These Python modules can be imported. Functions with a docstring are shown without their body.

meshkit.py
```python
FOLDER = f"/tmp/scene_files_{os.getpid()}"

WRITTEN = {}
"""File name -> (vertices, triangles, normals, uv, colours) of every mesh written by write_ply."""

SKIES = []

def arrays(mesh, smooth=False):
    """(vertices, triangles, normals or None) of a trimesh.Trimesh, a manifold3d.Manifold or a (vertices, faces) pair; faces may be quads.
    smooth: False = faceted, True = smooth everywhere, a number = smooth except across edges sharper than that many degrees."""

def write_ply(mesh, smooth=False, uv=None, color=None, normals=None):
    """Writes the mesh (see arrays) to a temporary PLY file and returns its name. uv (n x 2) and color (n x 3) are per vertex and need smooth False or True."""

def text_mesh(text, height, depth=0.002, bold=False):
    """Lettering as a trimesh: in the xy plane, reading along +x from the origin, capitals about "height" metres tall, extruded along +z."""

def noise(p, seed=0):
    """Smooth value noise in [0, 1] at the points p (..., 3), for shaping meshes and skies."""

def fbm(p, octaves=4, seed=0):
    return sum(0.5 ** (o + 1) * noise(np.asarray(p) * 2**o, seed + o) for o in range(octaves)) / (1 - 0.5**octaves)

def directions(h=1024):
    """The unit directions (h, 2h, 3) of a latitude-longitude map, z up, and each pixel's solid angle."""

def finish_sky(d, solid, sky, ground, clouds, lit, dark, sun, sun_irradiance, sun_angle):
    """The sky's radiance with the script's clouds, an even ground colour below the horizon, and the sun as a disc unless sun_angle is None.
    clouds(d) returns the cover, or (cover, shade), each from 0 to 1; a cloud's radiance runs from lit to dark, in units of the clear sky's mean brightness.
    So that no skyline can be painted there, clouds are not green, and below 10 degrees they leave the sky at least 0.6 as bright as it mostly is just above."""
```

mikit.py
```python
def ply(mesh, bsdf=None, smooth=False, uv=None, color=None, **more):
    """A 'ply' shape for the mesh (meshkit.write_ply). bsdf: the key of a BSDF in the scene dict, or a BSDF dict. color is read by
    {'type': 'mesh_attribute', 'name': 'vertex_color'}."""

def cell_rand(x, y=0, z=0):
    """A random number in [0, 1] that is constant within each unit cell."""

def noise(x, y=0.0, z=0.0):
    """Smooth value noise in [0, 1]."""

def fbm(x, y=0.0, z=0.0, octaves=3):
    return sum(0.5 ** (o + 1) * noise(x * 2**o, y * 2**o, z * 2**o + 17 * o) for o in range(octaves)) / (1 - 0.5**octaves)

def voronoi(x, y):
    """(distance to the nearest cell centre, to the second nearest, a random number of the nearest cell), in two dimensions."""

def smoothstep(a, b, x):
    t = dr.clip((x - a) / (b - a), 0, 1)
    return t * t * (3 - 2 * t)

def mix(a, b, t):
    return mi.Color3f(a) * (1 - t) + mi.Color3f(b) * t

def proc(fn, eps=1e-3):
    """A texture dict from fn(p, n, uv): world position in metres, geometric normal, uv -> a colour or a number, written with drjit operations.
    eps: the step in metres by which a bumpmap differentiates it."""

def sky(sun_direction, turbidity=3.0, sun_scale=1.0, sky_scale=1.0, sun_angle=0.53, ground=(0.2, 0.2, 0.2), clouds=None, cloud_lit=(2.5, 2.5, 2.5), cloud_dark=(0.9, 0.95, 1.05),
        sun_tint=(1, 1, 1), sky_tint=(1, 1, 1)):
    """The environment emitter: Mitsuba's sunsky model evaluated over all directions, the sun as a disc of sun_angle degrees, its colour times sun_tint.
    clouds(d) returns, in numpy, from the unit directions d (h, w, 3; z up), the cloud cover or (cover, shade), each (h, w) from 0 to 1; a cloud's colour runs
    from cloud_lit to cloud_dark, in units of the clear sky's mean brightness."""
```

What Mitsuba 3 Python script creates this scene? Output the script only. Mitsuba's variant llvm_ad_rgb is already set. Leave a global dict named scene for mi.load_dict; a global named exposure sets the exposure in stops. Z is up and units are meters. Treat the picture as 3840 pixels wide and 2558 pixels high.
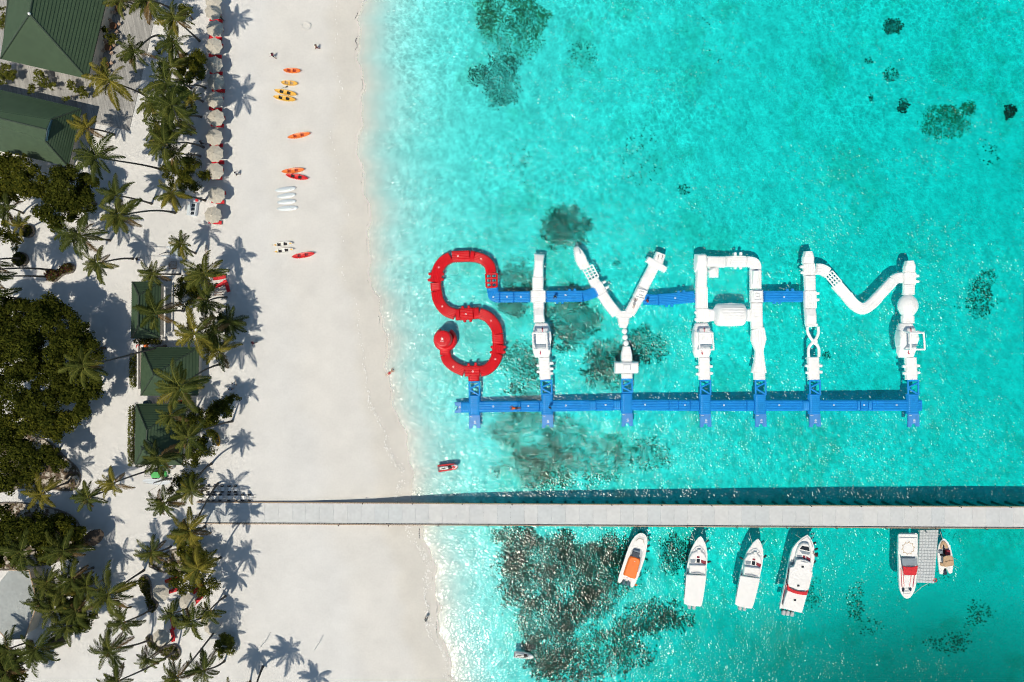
import math, numpy as np, mitsuba as mi, drjit as dr, mikit, meshkit, trimesh, shapely, manifold3d as m3
from mikit import proc, noise, fbm, voronoi, cell_rand, smoothstep, mix

# ---------------------------------------------------------------- camera, sky, exposure
S = 176 / 3840            # metres on the sea surface per pixel of the photograph
H = 2561 * S              # height of the drone
T = mi.ScalarTransform4f
scene, labels = {}, {}
exposure = 1.40
scene['camera'] = dict(type='perspective', fov=73.72, fov_axis='x', near_clip=1.0, far_clip=3000.0,
                       to_world=T().look_at(origin=[0, 0, H], target=[0, 0, 0], up=[0, 1, 0]))
SUN = (-0.245, -0.457, 1.0)
scene['sky'] = mikit.sky(SUN, turbidity=3, sun_tint=(0.93, 1.0, 1.08), sky_scale=1.12, sky_tint=(1.10, 1.0, 0.82))

# ---------------------------------------------------------------- helpers
def P(px, py, z=0.0):
    """The point at height z that the photograph shows at pixel (px, py)."""
    k = S * (H - z) / H
    return np.array([(px - 1920) * k, (1279 - py) * k, z])

SHORE = np.array([(0, 1342), (490, 1346), (980, 1368), (1300, 1412), (1630, 1500), (1850, 1560), (2120, 1592), (2365, 1622), (2558, 1690)], float)
SH = np.polyfit((1279 - SHORE[:, 0]) * S, (SHORE[:, 1] - 1920) * S, 4)
SCALLOP = [(0.55, 0.31, 1.0), (0.30, 0.83, 2.1), (0.16, 1.9, 0.4)]
def xs(y):
    if isinstance(y, (mi.Float,)):
        y = dr.clip(y, -62, 62)
        r = 0.0
        for c in SH:
            r = r * y + float(c)
        for a, q, o in SCALLOP: r += a * dr.sin(y * q + o)
        return r
    y = np.clip(y, -62, 62)
    return np.polyval(SH, y) + sum(a * np.sin(y * q + o) for a, q, o in SCALLOP)
EXTRA = [(19.0, 74, 40, -70, 22), (3.0, 98, 72, 15, 100)]
SHALLOW = 0.62           # the bed as it looks through the refracting surface, relative to the water's optical depth
def onset(d): return 1 - (np if isinstance(d, np.ndarray) or np.isscalar(d) else dr).exp(-d * d / (d + 2.0) / 15)
def gz(x, y):
    """Height of the sand (the beach above zero, the sea bed below)."""
    d = np.asarray(x, float) - xs(y)
    z = np.where(d < 0, 1.5 * (1 - np.exp(np.minimum(d, 0) / 9)), -2.7 * SHALLOW * onset(np.maximum(d, 0)))
    for a, x0, sx, y0, sy in EXTRA:
        z = z - SHALLOW * a * np.exp(-((x - x0) / sx) ** 2 - ((y - y0) / sy) ** 2) * onset(np.maximum(d, 0))
    return z
def depth_dr(p):
    d = dr.maximum(p.x - xs(p.y), 0)
    f = onset(d)
    z = 2.7 * f
    for a, x0, sx, y0, sy in EXTRA:
        z += a * f * dr.exp(-dr.square((p.x - x0) / sx) - dr.square((p.y - y0) / sy))
    return z
def G(px, py, h=0.0):
    """The point h above the sand that the photograph shows at (px, py)."""
    z = h
    for _ in range(4):
        q = P(px, py, z)
        z = float(gz(q[0], q[1])) + h
    return P(px, py, z)
def Q(ox, oy, s):
    """A map from the coordinates of an enlarged crop of the photograph to its pixels."""
    return lambda x, y: (ox + x / s, oy + y / s)

keys = set()
def key(name):
    k, i = name, 0
    while k in keys:
        i += 1
        k = f'{name}_{i:03d}'
    keys.add(k)
    return k
def thing(name, label=None, cat=None, group=None, kind=None):
    k = key(name)
    d = {}
    if label: d['label'] = label
    if cat: d['category'] = cat
    if group: d['group'] = group
    if kind: d['kind'] = kind
    labels[k] = d
    return k
def part(parent, name, mesh, mat, smooth=35, label=None, kind=None, **kw):
    k = key(f'{parent}__{name}')
    scene[k] = mikit.ply(mesh, mat, smooth=smooth, **kw)
    d = {}
    if label: d['label'] = label
    if kind: d['kind'] = kind
    if d: labels[k] = d
    return k
def solo(name, mesh, mat, label=None, cat=None, group=None, kind=None, smooth=35, **kw):
    k = thing(name, label, cat, group, kind)
    scene[k] = mikit.ply(mesh, mat, smooth=smooth, **kw)
    return k
def put(parent, name, ply, to_world):
    k = key(f'{parent}__{name}')
    scene[k] = {**ply, 'to_world': T(to_world.tolist())}
    return k

def TM(v, f): return trimesh.Trimesh(np.asarray(v, float), np.asarray(f, int), process=False)
def cat(*ms): return trimesh.util.concatenate([m for m in ms])
def fan(n, off, flip=False):
    f = [[off, off + i, off + i + 1] for i in range(1, n - 1)]
    return [t[::-1] for t in f] if flip else f
def earcut(poly):
    v, f = trimesh.creation.triangulate_polygon(shapely.Polygon(poly), engine='earcut')
    idx = [int(np.argmin(((np.asarray(poly) - q) ** 2).sum(1))) for q in v]
    return np.array([[idx[a] for a in t] for t in f])
def loft(rings, caps=(True, True), concave=False):
    rings = [np.asarray(r, float) for r in rings]
    n = len(rings[0]); v = np.vstack(rings); f = []
    for k in range(len(rings) - 1):
        for i in range(n):
            j = (i + 1) % n
            f += [[k * n + i, k * n + j, (k + 1) * n + j], [k * n + i, (k + 1) * n + j, (k + 1) * n + i]]
    for c, k in ((caps[0], 0), (caps[1], len(rings) - 1)):
        if c:
            if concave:
                t = earcut(rings[k][:, :2]) + k * n
                f += t.tolist()
            else:
                f += fan(n, k * n, k == 0)
    m = TM(v, f)
    m.fix_normals() if concave else None
    return m
def ccw(p):
    p = np.asarray(p, float)
    a = (p[:, 0] * np.roll(p[:, 1], -1) - np.roll(p[:, 0], -1) * p[:, 1]).sum()
    return p if a > 0 else p[::-1]
def inset(p, d):
    """Moves each corner of a counter-clockwise outline inwards by about d."""
    p = np.asarray(p, float); a = p - np.roll(p, 1, 0); b = np.roll(p, -1, 0) - p
    na = np.stack([-a[:, 1], a[:, 0]], 1) / (np.linalg.norm(a, axis=1, keepdims=True) + 1e-9)
    nb = np.stack([-b[:, 1], b[:, 0]], 1) / (np.linalg.norm(b, axis=1, keepdims=True) + 1e-9)
    m = na + nb
    m /= np.maximum((m * m).sum(1, keepdims=True), 0.5) / 2
    return p + m * d
def prism(xy, z0, z1, bevel=0.04, concave=False):
    p = ccw(np.asarray(xy)[:, :2]); up = lambda q, z: np.column_stack([q, np.full(len(q), z)])
    b = min(bevel, (z1 - z0) * 0.45)
    return loft([up(p, z0), up(p, z1 - b), up(inset(p, b), z1)] if b > 0 else [up(p, z0), up(p, z1)], concave=concave)
def pprism(pts, z0, z1, bevel=0.04, concave=False):
    """A slab whose top the photograph shows with these corners."""
    return prism([P(x, y, z1)[:2] for x, y in pts], z0, z1, bevel, concave)
def tube(pts, r, n=8, caps=True):
    pts = np.asarray(pts, float); r = np.broadcast_to(np.asarray(r, float), (len(pts),))
    t = np.gradient(pts, axis=0); t /= np.linalg.norm(t, axis=1, keepdims=True) + 1e-12
    u = np.cross(t[0], [0, 0, 1] if abs(t[0][2]) < 0.9 else [1, 0, 0]); rings = []
    a = np.arange(n) * 2 * math.pi / n
    for i in range(len(pts)):
        u = u - t[i] * (u @ t[i]); u /= np.linalg.norm(u) + 1e-12
        w = np.cross(t[i], u)
        rings.append(pts[i] + r[i] * (np.cos(a)[:, None] * u + np.sin(a)[:, None] * w))
    return loft(rings, (caps, caps))
def box(c, s, rot=0.0, bevel=0.0):
    x, y, z = np.asarray(s, float) / 2; c = np.asarray(c, float); ca, sa = math.cos(rot), math.sin(rot)
    xy = np.array([[-x, -y], [x, -y], [x, y], [-x, y]]) @ np.array([[ca, sa], [-sa, ca]]) + c[:2]
    return prism(xy, c[2] - z, c[2] + z, bevel)
def ball(c, r, sub=2):
    m = trimesh.creation.icosphere(sub); m.apply_scale(np.broadcast_to(np.asarray(r, float), (3,))); m.apply_translation(c); return m
def disc(c, r, h, n=20, bevel=0.03):
    a = np.arange(n) * 2 * math.pi / n
    return prism(np.column_stack([c[0] + r * np.cos(a), c[1] + r * np.sin(a)]), c[2], c[2] + h, bevel)
def grid(X, Y, Z):
    i = np.arange(X.size).reshape(X.shape)
    q = np.stack([i[:-1, :-1], i[:-1, 1:], i[1:, 1:], i[1:, :-1]], -1).reshape(-1, 4)
    f = np.vstack([q[:, [0, 1, 2]], q[:, [0, 2, 3]]])
    return TM(np.stack([X, Y, Z], -1).reshape(-1, 3), f)
def catmull(p, ds):
    p = np.asarray(p, float)
    if len(p) == 2:
        n = max(2, int(np.linalg.norm(p[1] - p[0]) / ds) + 1)
        return p[0] + (p[1] - p[0]) * np.linspace(0, 1, n)[:, None]
    q = np.vstack([2 * p[0] - p[1], p, 2 * p[-1] - p[-2]]); out = []
    for i in range(1, len(q) - 2):
        n = max(2, int(np.linalg.norm(q[i + 1] - q[i]) / ds) + 1)
        t = np.linspace(0, 1, n, endpoint=False)[:, None]
        a, b, c, d = q[i - 1], q[i], q[i + 1], q[i + 2]
        out.append(0.5 * (2 * b + (c - a) * t + (2 * a - 5 * b + 4 * c - d) * t ** 2 + (3 * b - a - 3 * c + d) * t ** 3))
    return np.vstack(out + [p[-1:]])
def rng(*a): return np.random.default_rng(abs(hash(tuple(int(x) for x in a))) % (2 ** 32))

# ---------------------------------------------------------------- materials
def rgb(*c): return dict(type='rgb', value=list(c))
def mat(name, c, rough=0.5, spec=0.5, **kw):
    scene[name] = dict(type='twosided', b=dict(type='principled', base_color=c if isinstance(c, dict) else rgb(*c), roughness=rough, specular=spec, **kw))
    return name
def vary(c, s=1.0, amt=0.2, s2=0.0):
    """A colour that drifts a little over the surface, as paint, cloth and plastic do."""
    c = mi.ScalarColor3f(*c)
    def f(p, n, uv):
        v = fbm(p.x * s, p.y * s, p.z * s, octaves=3)
        if s2: v = 0.6 * v + 0.4 * noise(p.x * s2, p.y * s2, p.z * s2)
        return mi.Color3f(c) * (1 - amt + 2 * amt * v)
    return proc(f)
mat('red_pvc', vary((0.60, 0.009, 0.016), 1.5, 0.15), 0.34, 0.35)
mat('dark_red_pvc', (0.30, 0.01, 0.015), 0.4)
mat('blue_pvc', vary((0.014, 0.26, 0.68), 1.5, 0.15), 0.34, 0.35)
mat('pale_blue_pvc', vary((0.06, 0.25, 0.60), 1.5, 0.12), 0.4)
mat('white_pvc', vary((0.83, 0.84, 0.84), 2.0, 0.04), 0.35)
mat('print_white', (0.8, 0.8, 0.8), 0.5)
mat('print_red', (0.55, 0.03, 0.06), 0.5)
mat('black_rubber', (0.02, 0.02, 0.022), 0.5)

# ---------------------------------------------------------------- sand and sea bed (one sheet)
def sand_colour(p, n, uv):
    d = p.x - xs(p.y)
    w = 4.0 * (fbm(p.x * 0.05, p.y * 0.09) - 0.5)
    wet = smoothstep(-17.5, -12.0, d + w) * (1 - smoothstep(-1, 2, d))
    lap = 1.6 * (fbm(p.y * 0.16, 3.0, octaves=3) - 0.5)
    wet2 = smoothstep(-5.6, -2.6, d + lap + 1.6 * smoothstep(0, 40, -p.y)) * (1 - smoothstep(0.5, 5.5, d))
    f = 0.93 + 0.14 * fbm(p.x * 0.35, p.y * 0.35, octaves=4)
    g = 0.975 + 0.05 * noise(p.x * 5, p.y * 5)
    c = mix(mi.Color3f(0.655, 0.660, 0.652), mi.Color3f(0.655, 0.65, 0.625), wet)
    c = mix(c, mi.Color3f(0.63, 0.615, 0.572), wet2)
    sea = smoothstep(6, 18, d)
    m = fbm(p.x * 0.16 + 9, p.y * 0.13, octaves=4)
    m2 = fbm(p.x * 0.7, p.y * 0.7 + 5, octaves=3)
    film = sea * smoothstep(0.5, 0.72, 0.72 * m + 0.28 * m2)
    c = mix(c, mi.Color3f(0.30, 0.40, 0.30), 0.42 * film)
    return c * f * g * (1 + 0.15 * smoothstep(3, 12, d))
def sand_bump(p, n, uv):
    d = p.x - xs(p.y)
    dry = 1 - smoothstep(-19, -13, d + 4.0 * (fbm(p.x * 0.05, p.y * 0.09) - 0.5))
    a = noise(p.x * 2.2, p.y * 1.6) * 0.6 + noise(p.x * 4.5, p.y * 3.5) * 0.4
    b = noise(p.x * 0.8, p.y * 0.5)
    return 0.10 * dry * a + 0.02 * b + 0.012 * noise(p.x * 0.6, p.y * 3.0) * smoothstep(-6, 1, d)
scene['sand_surface'] = dict(type='bumpmap', t=proc(sand_bump, eps=0.05), scale=1.0, b=dict(type='diffuse', reflectance=proc(sand_colour)))
def coords(lo, hi, step, far, fstep):
    a = np.arange(lo, hi + step / 2, step)
    return np.concatenate([np.arange(-far, lo - fstep / 2, fstep), a, np.arange(hi + fstep, far + 1, fstep)])
X, Y = np.meshgrid(coords(-92, 100, 0.8, 620, 16), coords(-70, 70, 0.9, 500, 16))
R0 = np.random.default_rng(3)
Zg = gz(X, Y)
pp = np.stack([X * 0.25, Y * 0.25, 0 * X], -1)
Zg = Zg + (meshkit.fbm(pp, 3, 5) - 0.5) * np.where(Zg < 0, np.clip(-Zg, 0, 1) * 0.15, 0.12 * np.clip(Zg, 0, 1))
solo('sand_ground', grid(X, Y, Zg), 'sand_surface', 'white coral sand of the beach running down under the sea', 'sand', kind='structure', smooth=True)

# ---------------------------------------------------------------- the sea
def water_tint(p, n, uv):
    d = depth_dr(p)
    return mi.Color3f(dr.exp(-d * 0.57), dr.exp(-d * 0.043), dr.exp(-d * 0.046))
def painted_light_net(p, n, uv):
    # caustic net painted into the transmittance of a sheet added just above the bed
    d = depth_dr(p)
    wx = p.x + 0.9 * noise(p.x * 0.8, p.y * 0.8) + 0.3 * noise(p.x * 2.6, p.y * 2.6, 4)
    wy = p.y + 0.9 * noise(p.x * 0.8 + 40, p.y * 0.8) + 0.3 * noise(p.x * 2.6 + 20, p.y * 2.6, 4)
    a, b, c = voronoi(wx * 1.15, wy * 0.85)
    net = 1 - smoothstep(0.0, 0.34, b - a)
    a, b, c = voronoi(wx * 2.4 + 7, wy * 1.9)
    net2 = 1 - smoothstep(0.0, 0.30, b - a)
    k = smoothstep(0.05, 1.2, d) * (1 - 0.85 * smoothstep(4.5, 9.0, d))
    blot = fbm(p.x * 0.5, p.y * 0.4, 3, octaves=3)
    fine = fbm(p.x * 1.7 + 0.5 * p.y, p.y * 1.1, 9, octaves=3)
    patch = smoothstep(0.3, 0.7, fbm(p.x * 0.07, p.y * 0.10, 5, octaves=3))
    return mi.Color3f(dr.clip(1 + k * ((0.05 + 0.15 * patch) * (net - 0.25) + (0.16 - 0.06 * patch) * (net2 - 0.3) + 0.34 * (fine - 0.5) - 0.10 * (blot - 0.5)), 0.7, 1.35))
scene['painted_light_net'] = dict(type='thindielectric', int_ior=1.0001, specular_reflectance=0.0, specular_transmittance=proc(painted_light_net))
def ripple(p, n, uv):
    u, v = p.x * 0.92 + p.y * 0.39, p.y * 0.92 - p.x * 0.39
    g = 0.5 + noise(p.x * 0.11, p.y * 0.16, 7)
    m = dr.clip((p.x - xs(p.y)) / 5 + 0.55, 0.5, 1)
    return g * m * (0.026 * noise(u * 2.1, v * 2.7, 1) + 0.092 * noise(u * 4.4 + 0.7 * v, v * 3.8, 2) + 0.012 * noise(u * 8.3, v * 7.4, 3))
scene['sea_surface'] = dict(type='blendbsdf', weight=0.028,
    a=dict(type='thindielectric', int_ior=1.0001, specular_reflectance=0.0, specular_transmittance=proc(water_tint)),
    b=dict(type='bumpmap', t=proc(ripple, eps=0.04), scale=1.0, b=dict(type='twosided', x=dict(type='roughconductor', material='none', alpha=0.06))))
X, Y = np.meshgrid(coords(-32, 92, 0.3, 620, 14), coords(-61, 61, 0.3, 500, 14))
W = np.zeros(X.shape); R = np.random.default_rng(11)
for k in range(70):
    L = 1.3 * 4.5 ** R.random(); a = math.radians(68) + R.normal() * 0.9; q = 2 * math.pi / L
    W += np.sin(q * (X * math.cos(a) + Y * math.sin(a)) + R.random() * 6.283) / q
W *= 0.045 / (np.diff(W[200:300, 100:350], axis=0) / 0.3).std()
gust = 0.65 + 0.7 * meshkit.fbm(np.stack([X * 0.06, Y * 0.09, 0 * X], -1), 3, 8)
inview = (np.abs(X) < 95) & (np.abs(Y) < 64)
W *= gust * np.clip((X - xs(Y)) / 8 + 0.2, 0.15, 1) * inview
q = np.clip((0.9 - (X - xs(Y))) / 1.1, 0, 1); W -= 0.55 * q * q * (3 - 2 * q)          # the last thin swash sinks into the sand
solo('sea', grid(X, Y, W), 'sea_surface', 'clear turquoise lagoon with sun glitter', 'sea', kind='structure', smooth=True)

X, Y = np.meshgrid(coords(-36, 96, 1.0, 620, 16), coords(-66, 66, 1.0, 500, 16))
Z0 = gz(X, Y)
solo('added_caustic_sheet', grid(X, Y, np.where(Z0 < 0, Z0 + np.minimum(0.42, -Z0 * 0.6), Z0 - 0.5)), 'painted_light_net', 'added clear sheet above the sea bed with a painted net of light', 'sea', kind='structure', smooth=True)  # unseen sheet added to throw the painted caustics onto the sea bed

# ---------------------------------------------------------------- coral and sea grass patches
def weed_colour(p, n, uv):
    v = fbm(p.x * 1.3, p.y * 1.3, octaves=3); w = noise(p.x * 4, p.y * 4)
    c = mix(mi.Color3f(0.05, 0.065, 0.035), mi.Color3f(0.15, 0.135, 0.07), smoothstep(0.35, 0.7, v))
    return mix(c, mi.Color3f(0.24, 0.22, 0.13), 0.45 * smoothstep(0.72, 0.9, w))
scene['coral'] = dict(type='diffuse', reflectance=proc(lambda p, n, uv: weed_colour(p, n, uv) * 0.5))
scene['pale_coral'] = dict(type='diffuse', reflectance=proc(lambda p, n, uv: weed_colour(p, n, uv) * 1.4 + mi.Color3f(0.03, 0.028, 0.01)))
scene['deep_weed'] = dict(type='diffuse', reflectance=proc(lambda p, n, uv: weed_colour(p, n, uv) + mi.Color3f(0.10, 0.15, 0.13)))
scene['brown_coral'] = dict(type='diffuse', reflectance=proc(lambda p, n, uv: weed_colour(p, n, uv) * 0.7 + mi.Color3f(0.012, 0.016, 0.010)))
def reef(blobs, label, dens=1.0, mound=0.3, height=0.3, matname='coral', seed=0, cat='coral reef'):
    """Low coral heads and tufts packed over one patch of the sea bed; blobs: (px, py, rx, ry) in photo pixels."""
    R = np.random.default_rng(1000 + seed); pts = []; mound *= 0.52; thr = 0.5 - 0.16 * math.log(max(dens, 0.05) / max(1.02 - dens, 0.02))
    for (bx, by, rx, ry) in blobs:
        step = mound * 1.05
        c = P(bx, by, -2)[:2]; ax, ay = rx * S * 1.14, ry * S * 1.14
        gx, gy = np.meshgrid(np.arange(-1.55 * ax, 1.55 * ax, step), np.arange(-1.55 * ay, 1.55 * ay, step))
        q = np.stack([gx.ravel(), gy.ravel()], 1) + R.uniform(-0.5, 0.5, (gx.size, 2)) * step
        rr = np.sqrt((q[:, 0] / ax) ** 2 + (q[:, 1] / ay) ** 2)
        w = q + c
        n1 = meshkit.fbm(np.column_stack([w * 0.30, np.full(len(w), seed * 3.1)]), 4, seed)
        n2 = meshkit.fbm(np.column_stack([w * 1.1, np.full(len(w), seed * 1.7)]), 3, seed + 9)
        edge = np.clip((1.08 - rr - 1.5 * (n1 - 0.5) - 0.7 * (n2 - 0.5)) / 0.45, 0, 1)
        keep = (R.random(len(w)) < edge ** 0.7) & (0.6 * n2 + 0.4 * R.random(len(w)) > thr) & (R.random(len(w)) < 0.35 + dens)
        pts.append(w[keep])
    w = np.vstack(pts); n = len(w); k = 5
    a = np.arange(k) * 2 * math.pi / k
    r = mound * R.uniform(0.6, 1.25, n); h = height * R.uniform(0.3, 1.1, n)
    z0 = gz(w[:, 0], w[:, 1])
    ring = np.stack([w[:, 0, None] + r[:, None] * np.cos(a + R.uniform(0, 1, (n, 1))) * R.uniform(0.7, 1.25, (n, k)),
                     w[:, 1, None] + r[:, None] * np.sin(a) * R.uniform(0.7, 1.25, (n, k)), np.broadcast_to((z0 - 0.08)[:, None], (n, k))], -1)
    V = np.concatenate([ring, np.stack([w[:, 0] + R.uniform(-.3, .3, n) * r, w[:, 1] + R.uniform(-.3, .3, n) * r, z0 + h], -1)[:, None]], 1).reshape(-1, 3)
    f = [[i, (i + 1) % k, k] for i in range(k)]
    F = (np.array(f)[None] + (np.arange(n) * (k + 1))[:, None, None]).reshape(-1, 3)
    solo('coral_patch', TM(V, F), matname, label, cat, kind='stuff', smooth=False)
z = 1.631
def B(x, y, rx, ry): return (x * z, y * z, rx * z, ry * z)
reef([B(1172, 55, 68, 80), B(1215, 30, 35, 45), B(1115, 40, 25, 45)], 'large brown coral patch at the top edge of the lagoon', 0.62, 0.30, 0.28, 'pale_coral', 1)
reef([B(1160, 195, 42, 50)], 'round coral patch just below the large brown one', 0.85, 0.30, 0.3, 'coral', 2)
reef([B(1099, 175, 19, 22)], 'small dark coral head touching the round patch on its beach side', 0.97, 0.30, 0.3, 'coral', 3)
reef([B(1298, 523, 48, 45)], 'dark square sea grass patch between the red letter and the white rocket tip', 0.97, 0.32, 0.3, 'coral', 4)
reef([B(1200, 650, 42, 48), B(1180, 700, 40, 30)], 'sea grass patch between the red letter and the first white one', 0.72, 0.32, 0.3, 'coral', 5)
reef([B(1318, 735, 62, 55)], 'dark sea grass patch under the first blue link, beside the climbing tower', 0.92, 0.34, 0.3, 'coral', 6)
reef([B(1395, 832, 58, 58), B(1480, 800, 45, 40)], 'dark sea grass patch on both sides of the white stepping stones', 0.93, 0.34, 0.3, 'coral', 7)
reef([B(1210, 860, 48, 75)], 'thin sea grass patch beside the red ring of the first letter', 0.75, 0.34, 0.25, 'brown_coral', 8)
reef([B(1195, 985, 50, 45), B(1290, 1010, 50, 45), B(1240, 1070, 90, 45)], 'thin sea grass patch just below the blue walkway near the beach', 0.72, 0.34, 0.25, 'brown_coral', 9)
reef([B(1490, 1050, 42, 45), B(1390, 1060, 75, 50)], 'faint sea grass patch halfway between the walkway and the jetty', 0.65, 0.34, 0.25, 'brown_coral', 10)
reef([B(1190, 1240, 48, 45), B(1260, 1270, 90, 55), B(1330, 1320, 110, 60), B(1210, 1340, 60, 60), B(1430, 1260, 50, 35)], 'wide dark reef below the jetty at the edge of the shallows', 0.9, 0.34, 0.35, 'brown_coral', 11)
reef([B(1250, 1420, 60, 60), B(1330, 1390, 70, 40), B(1270, 1500, 55, 50)], 'dark reef between the white jet ski and the moored boats', 0.9, 0.34, 0.35, 'brown_coral', 12)
reef([B(1490, 1420, 70, 42), B(1560, 1440, 50, 25)], 'dark reef strip beyond the sterns of the moored boats', 0.75, 0.4, 0.35, 'brown_coral', 13)
reef([B(1330, 1530, 90, 42), B(1450, 1510, 60, 30)], 'dark reef at the bottom edge beside the white jet ski', 0.7, 0.4, 0.35, 'brown_coral', 14)
reef([B(1560, 1275, 42, 40)], 'dark reef patch between the orange covered boat and the next white cruiser', 0.8, 0.4, 0.3, 'coral', 15)
reef([B(2085, 239, 14, 14)], 'round black coral head in the upper right lagoon', 1.5, 0.35, 0.5, 'coral', 16)
reef([B(2333, 250, 15, 16), B(2330, 262, 9, 9)], 'round black coral head at the right edge', 1.5, 0.35, 0.5, 'coral', 17)
reef([B(2185, 272, 50, 33), B(2240, 245, 16, 16)], 'speckled coral patch between the two round coral heads', 0.72, 0.3, 0.25, 'pale_coral', 18)
reef([B(2060, 56, 19, 17)], 'square dark sea grass patch near the top right', 0.9, 0.3, 0.25, 'coral', 19)
reef([B(2053, 166, 14, 14)], 'small dark tuft below the square sea grass patch', 0.7, 0.3, 0.25, 'coral', 20)
reef([B(2005, 135, 10, 10)], 'smaller dark tuft to the left of the square sea grass patch', 0.6, 0.3, 0.25, 'coral', 21)
reef([B(2010, 222, 6, 12)], 'narrow dark tuft to the left of the black coral head', 0.8, 0.3, 0.25, 'coral', 22)
reef([B(2295, 345, 38, 28)], 'loose scatter of dark coral heads below the speckled patch', 0.3, 0.35, 0.3, 'coral', 23)
reef([B(2262, 690, 38, 40), B(2285, 640, 20, 22)], 'brown coral patch to the right of the last letter', 0.55, 0.3, 0.3, 'brown_coral', 24)
reef([B(1905, 820, 9, 9)], 'small dark coral head inside the last letter', 0.8, 0.3, 0.3, 'coral', 25)
reef([B(1340, 130, 32, 30)], 'green weed patch to the right of the large brown coral', 0.45, 0.26, 0.2, 'coral', 26)
reef([B(1480, 365, 55, 65)], 'wide faint weed patch in the middle of the lagoon', 0.3, 0.3, 0.2, 'coral', 27)
reef([B(1190, 370, 26, 50)], 'faint weed patch between the round coral and the square dark one', 0.3, 0.3, 0.2, 'coral', 28)
reef([B(1573, 435, 12, 9)], 'small weed tuft above the rocket tip', 0.6, 0.3, 0.2, 'coral', 29)
reef([B(1640, 125, 22, 30), B(1633, 40, 18, 14)], 'thin weed patch near the top middle', 0.25, 0.3, 0.2, 'coral', 30)
reef([B(1880, 1390, 24, 32), B(1995, 1400, 22, 50)], 'dark weed patch to the right of the largest boat', 0.5, 0.36, 0.3, 'deep_weed', 31)
reef([B(2050, 1475, 30, 25)], 'blurred dark weed patch at the deep bottom right', 0.4, 0.4, 0.3, 'deep_weed', 32)
reef([B(2260, 1525, 48, 26), B(2300, 1440, 32, 32)], 'blurred dark weed patch near the bottom right corner', 0.5, 0.45, 0.3, 'deep_weed', 33)
reef([B(2180, 1235, 35, 14), B(2140, 1345, 55, 20)], 'thin weed strip beside the tan boat', 0.3, 0.35, 0.25, 'deep_weed', 34)
reef([B(1418, 605, 9, 7)], 'tiny dark tuft inside the arms of the second white letter', 0.8, 0.3, 0.25, 'coral', 35)
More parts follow.
